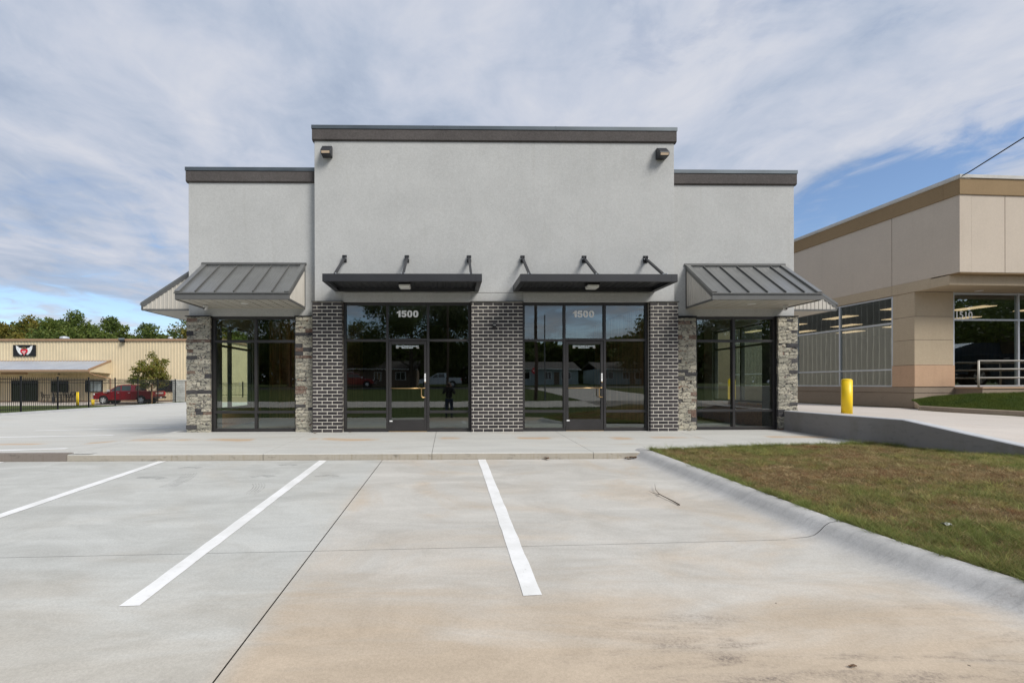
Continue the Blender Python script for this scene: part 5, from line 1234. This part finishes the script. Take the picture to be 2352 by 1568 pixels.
def make_tree(x, y, z, H, rad, mat, label, group, leaves=9000, leaf=.26, trunk_r=.16, base=.28, seed=1, sparse=.0, squash=1.0, limbs=11, cat='tree'):
    rg = np.random.default_rng(seed); rs = random.Random(seed)
    r = empty('tree', (x, y, z), label, cat, group)
    tk = MB(); top = z + H * .82; lean = rs.uniform(-.03, .03) * H
    tk.tube([(x, y, z - .2), (x, y, z + .05 * H), (x + lean * .3, y, z + H * .3), (x + lean * .7, y + .02 * H, z + H * .55), (x + lean, y, top)], [trunk_r * 1.25, trunk_r, trunk_r * .82, trunk_r * .5, trunk_r * .12], 8)
    blobs = []
    for k in range(limbs):
        t = base + (.80 - base) * ((k + .5) / limbs); a = k * 2.399 + rs.uniform(-.4, .4); zz = z + H * t * .86
        env = rad * squash * math.sin(min(1, .25 + (t - base) / (1 - base) * .95) * math.pi * .92) ** .6 if t < 1 else .3
        rr = env * rs.uniform(.45, .85); ex, ey, ez = x + lean * t + rr * math.cos(a), y + rr * math.sin(a), zz + H * .12 * rs.uniform(.6, 1.3)
        tk.tube([(x + lean * t, y, zz - .03 * H), (x + lean * t + rr * .45 * math.cos(a), y + rr * .45 * math.sin(a), zz + .035 * H), (ex, ey, ez)], [trunk_r * .38, trunk_r * .24, trunk_r * .05], 5)
        blobs.append((ex, ey, ez, env * rs.uniform(.36, .55)))
        for j in range(2):
            a2 = a + rs.uniform(-1, 1); q = env * rs.uniform(.3, .6); p = (ex + q * math.cos(a2) * .6, ey + q * math.sin(a2) * .6, ez + H * rs.uniform(-.04, .09))
            tk.tube([(ex * .6 + x * .4, ey * .6 + y * .4, zz + .04 * H), p], [trunk_r * .14, trunk_r * .03], 4); blobs.append((*p, env * rs.uniform(.22, .40)))
    blobs.append((x + lean, y, z + H * .86, rad * .38)); blobs.append((x + lean, y, z + H * .93, rad * .25))
    tk.build('trunk', 'bark', r)
    B = np.array(blobs); w = B[:, 3] ** 2; idx = rg.choice(len(B), leaves, p=w / w.sum())
    d = rg.normal(size=(leaves, 3)); d /= np.linalg.norm(d, axis=1, keepdims=True); q = rg.uniform(0, 1, (leaves, 1)) ** .42
    C = B[idx, :3] + d * q * B[idx, 3:4] * np.array([1, 1, .78]) * rg.uniform(.75, 1.18, (leaves, 1))
    if sparse: C = C[hash_noise(C[:, 0] * 1.3 + C[:, 2], C[:, 1] + C[:, 2] * 1.7, 1.6 / max(.5, rad * .25), seed) > sparse]
    n = len(C); a = rg.normal(size=(n, 3)); a /= np.linalg.norm(a, axis=1, keepdims=True); b = np.cross(a, rg.normal(size=(n, 3))); b /= np.linalg.norm(b, axis=1, keepdims=True)
    s = (leaf * rg.uniform(.5, 1.25, (n, 1))) / 2; V = np.stack([C - a * s, C + b * s * .55, C + a * s, C - b * s * .55], 1).astype(np.float32) - np.array([x, y, z], np.float32)
    me = bpy.data.meshes.new('crown'); me.vertices.add(n * 4); me.vertices.foreach_set('co', V.ravel()); me.loops.add(n * 4); me.loops.foreach_set('vertex_index', np.arange(n * 4, dtype=np.int32)); me.polygons.add(n)
    me.polygons.foreach_set('loop_start', np.arange(0, n * 4, 4, dtype=np.int32)); me.polygons.foreach_set('loop_total', np.full(n, 4, np.int32)); me.update(calc_edges=True); me.materials.append(MAT[mat])
    link(bpy.data.objects.new('crown', me), r); return r
# row beyond the tan building, left to right
TG = 'trees beyond the tan metal building'
for i, (x, y, H, rad, mt, lf, lb, sp) in enumerate((
    (-62.5, 66, 10.4, 3.6, 'leaf_gold', 9000, 'yellowing tree at the far left edge, beyond the tan building', 0),
    (-57.2, 64, 11.4, 3.4, 'leaf_gold', 9000, 'golden green tree above the winged heart sign, left of the gap in the trees', .0),
    (-53.8, 66, 10.6, 2.6, 'leaf_green', 4500, 'thinner green tree with sky showing through, right of the golden tree', .35),
    (-49.8, 62, 11.7, 3.3, 'leaf_green', 12000, 'tallest dark green tree above the roof vent of the tan building', 0),
    (-46.8, 64, 11.2, 3.0, 'leaf_dark', 10000, 'dark green tree just right of the tallest one', 0),
    (-44.2, 61, 10.9, 2.5, 'leaf_green', 8000, 'green tree with a pointed top, above the right end of the porch', 0),
    (-41.9, 64, 10.4, 2.6, 'leaf_dark', 7000, 'lower dark green tree in the dip of the tree line', 0),
    (-39.3, 62, 10.0, 2.7, 'leaf_green', 7000, 'small round green tree in the dip of the tree line, above the floodlight', 0),
    (-37.6, 67, 12.2, 3.2, 'leaf_gold', 4600, 'sparse yellowing tree with bare branches above the young tree', .48),
    (-35.3, 64, 11.6, 3.1, 'leaf_dark', 6500, 'half bare tree with pale limbs beside the side awning', .42),
    (-33.0, 63, 10.9, 2.8, 'leaf_gold', 9000, 'olive tree just left of the stone corner, under the side awning', 0),
    (-29.5, 66, 11.0, 3.0, 'leaf_green', 8000, 'green tree seen through the left corner window', 0),
    (-24.5, 68, 11.0, 3.2, 'leaf_dark', 8000, 'darker tree seen through the left corner window, further right', 0))):
    make_tree(x, y, -.6, H * 1.0, rad * 1.22, mt, lb, TG, int(lf * 1.7), .34, .17, .12 if mt == 'leaf_dark' else .18, 100 + i, sp, limbs=14)
# understorey mass filling between the trunks
n = 56000; C = np.stack([RNG.uniform(-75, -18, n), RNG.uniform(67, 71, n), -.6 + RNG.uniform(0, 1, n) ** .7 * 9.9], 1)
C[:, 2] *= (.72 + .5 * hash_noise(C[:, 0], C[:, 1] * 0, .35, 6)); a = RNG.normal(size=(n, 3)); a /= np.linalg.norm(a, axis=1, keepdims=True); b = np.cross(a, RNG.normal(size=(n, 3))); b /= np.linalg.norm(b, axis=1, keepdims=True)
V = np.stack([C - a * .3, C + b * .18, C + a * .3, C - b * .18], 1); me = bpy.data.meshes.new('thicket'); me.from_pydata([tuple(v) for v in V.reshape(-1, 3)], [], [(4 * i, 4 * i + 1, 4 * i + 2, 4 * i + 3) for i in range(n)]); me.materials.append(MAT['leaf_dark']); tag(link(bpy.data.objects.new('thicket', me)), kind='stuff')
# young staked tree in front of the tan building
yt = make_tree(-26.15, 41.0, -.55, 4.75, 1.32, 'leaf_young', 'young reddish green tree tied to a stake, in front of the red pickup tail', None, 5600, .19, .035, .20, 77, .0, limbs=20)
MB().tube([(-26.02, 40.9, -.5), (-26.0, 40.9, 1.5)], .028, 6).build('stake', 'stud', yt)
# trees across the road (seen mirrored in the glass)
for i, (x, y, H, rad, mt, lb, lf, sp) in enumerate((
    (-14.5, -52, 10.5, 5.0, 'leaf_green', 'round green tree across the road, mirrored at the left of the left shop window', 11000, 0),
    (-5.5, -47, 17.5, 7.2, 'leaf_dark', 'huge dark tree across the road, mirrored over the left door', 22000, .0),
    (3.5, -50, 18.0, 6.6, 'leaf_dark', 'huge dark tree across the road behind the pole, mirrored in the left shop window', 20000, .0),
    (9.5, -62, 10.0, 4.5, 'leaf_dark', 'dark tree across the road, mirrored at the left of the right shop window', 9000, .3),
    (14.0, -66, 8.0, 4.0, 'leaf_dark', 'low tree across the road, mirrored beside the right door', 8000, 0),
    (31.5, -52, 11.5, 4.4, 'leaf_dark', 'dark tree with ragged crown, mirrored at the right of the right shop window', 9000, .25),
    (-24, -48, 15, 6.0, 'leaf_dark', 'dark tree across the road, mirrored in the left corner window', 12000, .2),
    (-34, -46, 15, 6.0, 'leaf_gold', 'yellowing tree across the road, mirrored in the left corner window edge', 12000, .2),
    (42, -42, 14, 6.0, 'leaf_dark', 'dark tree across the road, mirrored in the right corner window', 12000, .25),
    (47.5, -10.5, 14.5, 5.6, 'leaf_dark', 'dark tree mirrored in the beige shop window, above the number', 12000, .2),
    (53, -4.0, 14, 5.8, 'leaf_dark', 'dark tree mirrored in the beige shop window, further right', 12000, .2),
    (64, -12, 16, 7.5, 'leaf_dark', 'big dark tree standing behind the two mirrored in the beige shop window', 16000, .0))):
    make_tree(x, y, zfar(y), H, rad, mt, lb, 'trees across the road', lf, .42, .35, .16, 300 + i, sp, limbs=15)
n = 60000; fx = RNG.uniform(-170, 170, n); C = np.stack([fx, RNG.uniform(-92, -82, n), .9 + RNG.uniform(0, 1, n) ** .8 * (7.5 + 4 * hash_noise(fx, fx * 0, .09, 3) + 2 * hash_noise(fx, fx * 0, .4, 5))], 1)
a = RNG.normal(size=(n, 3)); a /= np.linalg.norm(a, axis=1, keepdims=True); b = np.cross(a, RNG.normal(size=(n, 3))); b /= np.linalg.norm(b, axis=1, keepdims=True)
V = np.stack([C - a * .7, C + b * .5, C + a * .7, C - b * .5], 1); me = bpy.data.meshes.new('far_wood'); me.from_pydata([tuple(v) for v in V.reshape(-1, 3)], [], [(4 * i, 4 * i + 1, 4 * i + 2, 4 * i + 3) for i in range(n)]); me.materials.append(MAT['leaf_dark']); tag(link(bpy.data.objects.new('far_wood', me)), kind='stuff')
# ------------------------------------------------------------------ across the road
def house(x, y, w, d, label, wallm, hwall=2.6, roofh=1.3):
    z = zfar(y) + .05; r = empty('bungalow', (x, y, z), label, 'house')
    MB().box(x - w / 2, x + w / 2, y - d, y, z - .2, z + hwall).build('wall', wallm, r)
    MB().prism([(y + .5, z + hwall - .05), (y - d / 2, z + hwall + roofh), (y - d - .5, z + hwall - .05), (y - d / 2, z + hwall + roofh - .18)], x - w / 2 - .4, x + w / 2 + .4, 'x').build('roof', 'roof_shingle', r)
    MB().box(x - w / 2 - .4, x + w / 2 + .4, y + .42, y + .5, z + hwall - .18, z + hwall).build('fascia', 'vinyl', r)
    for k, ww in ((-.3, 1.7), (.05, 1.0), (.32, 1.5)):
        xx = x + k * w; q = MB().box(xx - ww / 2 - .08, xx + ww / 2 + .08, y - .02, y + .04, z + .85, z + 2.1).build('window', 'vinyl', r)
        for s in (-1, 1): MB().box(xx + s * ww / 4 - ww / 4 + .04, xx + s * ww / 4 + ww / 4 - .04, y + .041, y + .05, z + .93, z + 2.02).build('pane', 'glass_dark', q)
    MB().box(x + w * .18 - .45, x + w * .18 + .45, y - .01, y + .03, z, z + 2.05).build('door', 'siding_b', r)
    return r
house(-11.5, -49, 13, 8, 'low brown brick bungalow across the road, mirrored in the left shop window', 'siding_b')
house(15.6, -53, 11, 8, 'pale blue bungalow across the road, mirrored in the left pane of the right shop window', 'siding_w')
house(28.5, -53, 8.5, 8, 'small pale blue bungalow mirrored in the right pane of the right shop window', 'siding_w')
def pole(x, y, H, rad, mat, label, arm=False):
    z = zfar(y); r = empty('utility_pole', (x, y, z), label, 'pole'); MB().tube([(x, y, z - .3), (x, y, z + H)], [rad, rad * .7], 10).build('shaft', mat, r)
    if arm:
        MB().box(x - 1.2, x + 1.2, y - .06, y + .06, z + H - .6, z + H - .48).build('crossarm', 'wood_pole', r)
        for q in (-1.1, -.5, .5, 1.1): MB().tube([(x + q, y, z + H - .48), (x + q, y, z + H - .3)], .04, 6).build('insulator', 'cap', r)
    return r
pole(-.1, -31, 12, .16, 'wood_pole', 'wooden utility pole across the lawn, mirrored behind the photographer', True)
pole(6.7, -13.5, 10.5, .14, 'wood_pole', 'wooden utility pole behind the camera, mirrored in the right door', True); pole(7.4, -13.6, 6.5, .06, 'steel_pole', 'thin steel pole beside the wooden pole, mirrored in the right door')
r = empty('stop_sign', (10.5, -34.5, .5), 'red octagonal stop sign at the road, mirrored in the right door', 'sign')
MB().tube([(10.5, -34.5, .4), (10.5, -34.5, 3.0)], .04, 6).build('post', 'steel_pole', r); MB().prism([(10.5 + .42 * math.cos(R(22.5 + 45 * k)), 2.7 + .42 * math.sin(R(22.5 + 45 * k))) for k in range(8)], -34.46, -34.43, 'y').build('plate', 'redlens', r)
text_obj('lettering', 'STOP', .3, (10.5, -34.425, 2.7), 'vinyl', r, .01, False, .58, .25, rot=(R(90), 0, R(180)))
# overhead cable to the roof of the beige shop
A = Vector((15.80, 13.75, 7.50)); B_ = Vector((6.7, -13.5, 9.9)); m = MB(); P0 = []
for i in range(41):
    t = i / 40; p = A.lerp(B_, t); p.z -= 1.1 * 4 * t * (1 - t) * .30; P0.append(p)
m.tube([tuple(p) for p in P0], .017, 6, cap=False); r = tag(m.build('overhead_cable', 'wire'), 'black overhead cable running up to the right from the roof corner of the beige shop', 'cable')
MB().tube([(15.80, 13.75, 7.50), (15.79, 14.0, 7.46), (15.785, 14.6, 7.47)], .016, 6).build('cable_tail', 'wire', r)

# ------------------------------------------------------------------ photographer (mirrored in the left shop window) and tripod
def skin_body(name, verts, edges, radii, mat, parent, root=0):
    me = bpy.data.meshes.new(name); off = OFF[parent.name]; me.from_pydata([tuple(Vector(v) - off) for v in verts], edges, []); o = bpy.data.objects.new(name, me); link(o, parent)
    me.materials.append(MAT[mat]); sk = o.modifiers.new('skin', 'SKIN'); sk.use_smooth_shade = True
    for i, rr in enumerate(radii): me.skin_vertices[0].data[i].radius = (rr, rr); me.skin_vertices[0].data[i].use_root = i == root
    ss = o.modifiers.new('sub', 'SUBSURF'); ss.levels = 1; ss.render_levels = 1; return o
py_, pz_ = -.62, -.53
ph = empty('person', (.02, py_, pz_), 'person in dark coat and jeans behind the tripod, hands raised to the camera', 'person')
bx_ = .02
hips = (bx_, py_, pz_ + .95)
V = [hips, (bx_, py_, pz_ + 1.12), (bx_, py_ + .01, pz_ + 1.32), (bx_, py_ + .02, pz_ + 1.46), (bx_, py_ + .03, pz_ + 1.54),
     (bx_ - .18, py_ + .01, pz_ + 1.42), (bx_ - .27, py_ + .05, pz_ + 1.20), (bx_ - .20, py_ + .28, pz_ + 1.30), (bx_ - .10, py_ + .42, pz_ + 1.52),
     (bx_ + .18, py_ + .01, pz_ + 1.42), (bx_ + .27, py_ + .05, pz_ + 1.20), (bx_ + .20, py_ + .28, pz_ + 1.30), (bx_ + .10, py_ + .42, pz_ + 1.52)]
skin_body('coat', V, [(0, 1), (1, 2), (2, 3), (3, 4), (3, 5), (5, 6), (6, 7), (7, 8), (3, 9), (9, 10), (10, 11), (11, 12)], [.17, .165, .17, .12, .06, .085, .07, .058, .042, .085, .07, .058, .042], 'coat', ph)
skin_body('jeans', [hips, (bx_ - .10, py_, pz_ + .86), (bx_ - .12, py_ + .02, pz_ + .50), (bx_ - .13, py_, pz_ + .10), (bx_ + .10, py_, pz_ + .86), (bx_ + .12, py_ + .02, pz_ + .50), (bx_ + .13, py_, pz_ + .10)], [(0, 1), (1, 2), (2, 3), (0, 4), (4, 5), (5, 6)], [.15, .105, .075, .06, .105, .075, .06], 'jeans', ph)
skin_body('head', [(bx_, py_ + .03, pz_ + 1.50), (bx_, py_ + .05, pz_ + 1.58), (bx_, py_ + .06, pz_ + 1.66), (bx_, py_ + .05, pz_ + 1.72)], [(0, 1), (1, 2), (2, 3)], [.055, .075, .10, .075], 'skin', ph)
skin_body('hair', [(bx_, py_ + .02, pz_ + 1.66), (bx_, py_ + .03, pz_ + 1.73)], [(0, 1)], [.105, .08], 'hair', ph)
for s in (-1, 1):
    skin_body('hand', [(bx_ + s * .10, py_ + .42, pz_ + 1.52), (bx_ + s * .085, py_ + .47, pz_ + 1.57), (bx_ + s * .075, py_ + .50, pz_ + 1.62), (bx_ + s * .06, py_ + .48, pz_ + 1.61)], [(0, 1), (1, 2), (1, 3)], [.038, .036, .02, .016], 'skin', ph)
    MB().prism([(py_ - .10, pz_), (py_ + .17, pz_), (py_ + .17, pz_ + .04), (py_ + .04, pz_ + .11), (py_ - .09, pz_ + .12)], bx_ + s * .13 - .05, bx_ + s * .13 + .05, 'x').build('shoe', 'black', ph, bevel=.015)
tp = empty('camera_tripod', (0, -.15, -.5), 'black camera on a tripod in front of the photographer', 'tripod')
for a in (90, 210, 330):
    a = R(a + 60); MB().tube([(.03 * math.cos(a), -.15 + .03 * math.sin(a), .72), (.42 * math.cos(a), -.15 + .42 * math.sin(a), -.515)], [.018, .012], 6).build('leg', 'black', tp)
MB().tube([(0, -.15, .60), (0, -.15, .98)], .015, 8).build('center_column', 'black', tp); MB().box(-.07, .07, -.17, -.09, 1.045, 1.15).build('camera_body', 'black', tp, bevel=.01); MB().tube([(0, -.09, 1.10), (0, -.03, 1.10)], .035, 16).build('camera_lens', 'black', tp)
MB().tube([(0, -.15, .98), (0, -.13, 1.045)], .02, 8).build('tripod_head', 'black', tp)

# ------------------------------------------------------------------ small things on the ground
r = empty('fallen_twig', (2.6, 5.7, zpark(5.7)), 'thin bare forked twig lying on the concrete near the kerb', 'twig')
pz = lambda x, y, h=.012: (x, y, zpark(y) + h)
MB().tube([pz(2.655, 5.27), pz(2.645, 5.42, .016), pz(2.615, 5.58, .022), pz(2.607, 5.68, .024)], [.008, .0065, .005, .0045], 6).build('stem', 'bark', r)
MB().tube([pz(2.607, 5.68, .024), pz(2.64, 5.85, .03), pz(2.745, 6.11, .04)], [.0045, .003, .0015], 5).build('branch', 'bark', r)
MB().tube([pz(2.61, 5.66, .024), pz(2.54, 5.68, .03), pz(2.53, 5.80, .03)], [.004, .003, .0015], 5).build('branch', 'bark', r)
MB().tube([pz(2.607, 5.69, .024), pz(2.57, 5.60, .02), pz(2.52, 5.62, .03)], [.003, .0022, .001], 5).build('branch', 'bark', r)
def leaf_thing(name, x, y, z, s, col, label, cat):
    m = MB(); rs = random.Random(int(x * 100)); pts = [[(x + s * (i - 2) / 2 + rs.uniform(-.1, .1) * s, y + s * .6 * (k - 1) * (1 - abs(i - 2) / 2.6), z + .004 + s * rs.uniform(.05, .35) + (.0 if k == 1 else s * .25)) for i in range(5)] for k in range(3)]
    m.grid(pts); o = m.build(name, col); return tag(o, label, cat)
MAT['dry_leaf'] = pmat('dry leaf', (.13, .075, .04), .8, var=.3, vscale=40)
leaf_thing('dry_leaf', -3.04, 10.55, -.01, .035, 'dry_leaf', 'small dry leaf on the sidewalk below the left brick pilaster', 'leaf'); leaf_thing('dry_leaf', -2.28, 10.70, -.005, .03, 'dry_leaf', 'small dry leaf at the foot of the left shop window', 'leaf')
leaf_thing('dry_leaf', 2.16, 2.435, zpark(2.435), .022, 'dry_leaf', 'curled dry leaf on the stained concrete at the bottom right', 'leaf'); leaf_thing('dry_leaf', 5.62, 10.72, -.005, .04, 'dry_leaf', 'dry leaf at the foot of the right inner stone pier', 'leaf')
for x, lb in ((1.67, 'dark clod of leaves under the kerb right of the short stripe'), (3.14, 'reddish pile of leaves where the sidewalk kerb meets the roll kerb')):
    r = empty('leaf_litter', (x, 7.86, zpark(7.86)), lb, 'leaves')
    for k in range(9 if x > 2 else 4):
        a = x + random.uniform(-.06, .06) * (1.6 if x > 2 else .6); b = 7.86 + random.uniform(-.04, .05); q = leaf_thing('leaf', a, b, zpark(b) + random.uniform(0, .03), random.uniform(.02, .045), 'dry_leaf', None, None); q.parent = r
        for v in q.data.vertices: v.co -= OFF[r.name]
x, y = 4.36, 3.96
m = MB(); rs = random.Random(4); z = zgrass(x, y) + .03
m.grid([[(x + (i - 2) * .019 + rs.uniform(-.008, .008), y + (k - 1) * .02 + rs.uniform(-.008, .008), z - .01 + rs.uniform(0, .03)) for i in range(5)] for k in range(4)]); tag(m.build('crumpled_paper', 'plastic_w'), 'small crumpled white wrapper lying in the grass at the right', 'litter')
r = empty('marker_flag', (16.0, 12.55, zalley(16, 12.5)), 'small orange marker flag on the kerb of the grass bed', 'flag'); MAT['orange'] = pmat('orange film', (.75, .16, .03), .5, var=.1)
z = zalley(16, 12.5); MB().tube([(16.02, 12.5, z - .02), (16.05, 12.5, z + .16)], .004, 5).build('wire', 'steel_pole', r)
MB().grid([[(16.0 + .05 * i, 12.5 + .012 * math.sin(i * 2), z + .16 - .02 * i - .05 * k + .01 * math.cos(i + k)) for i in range(4)] for k in range(3)]).build('flag_film', 'orange', r)
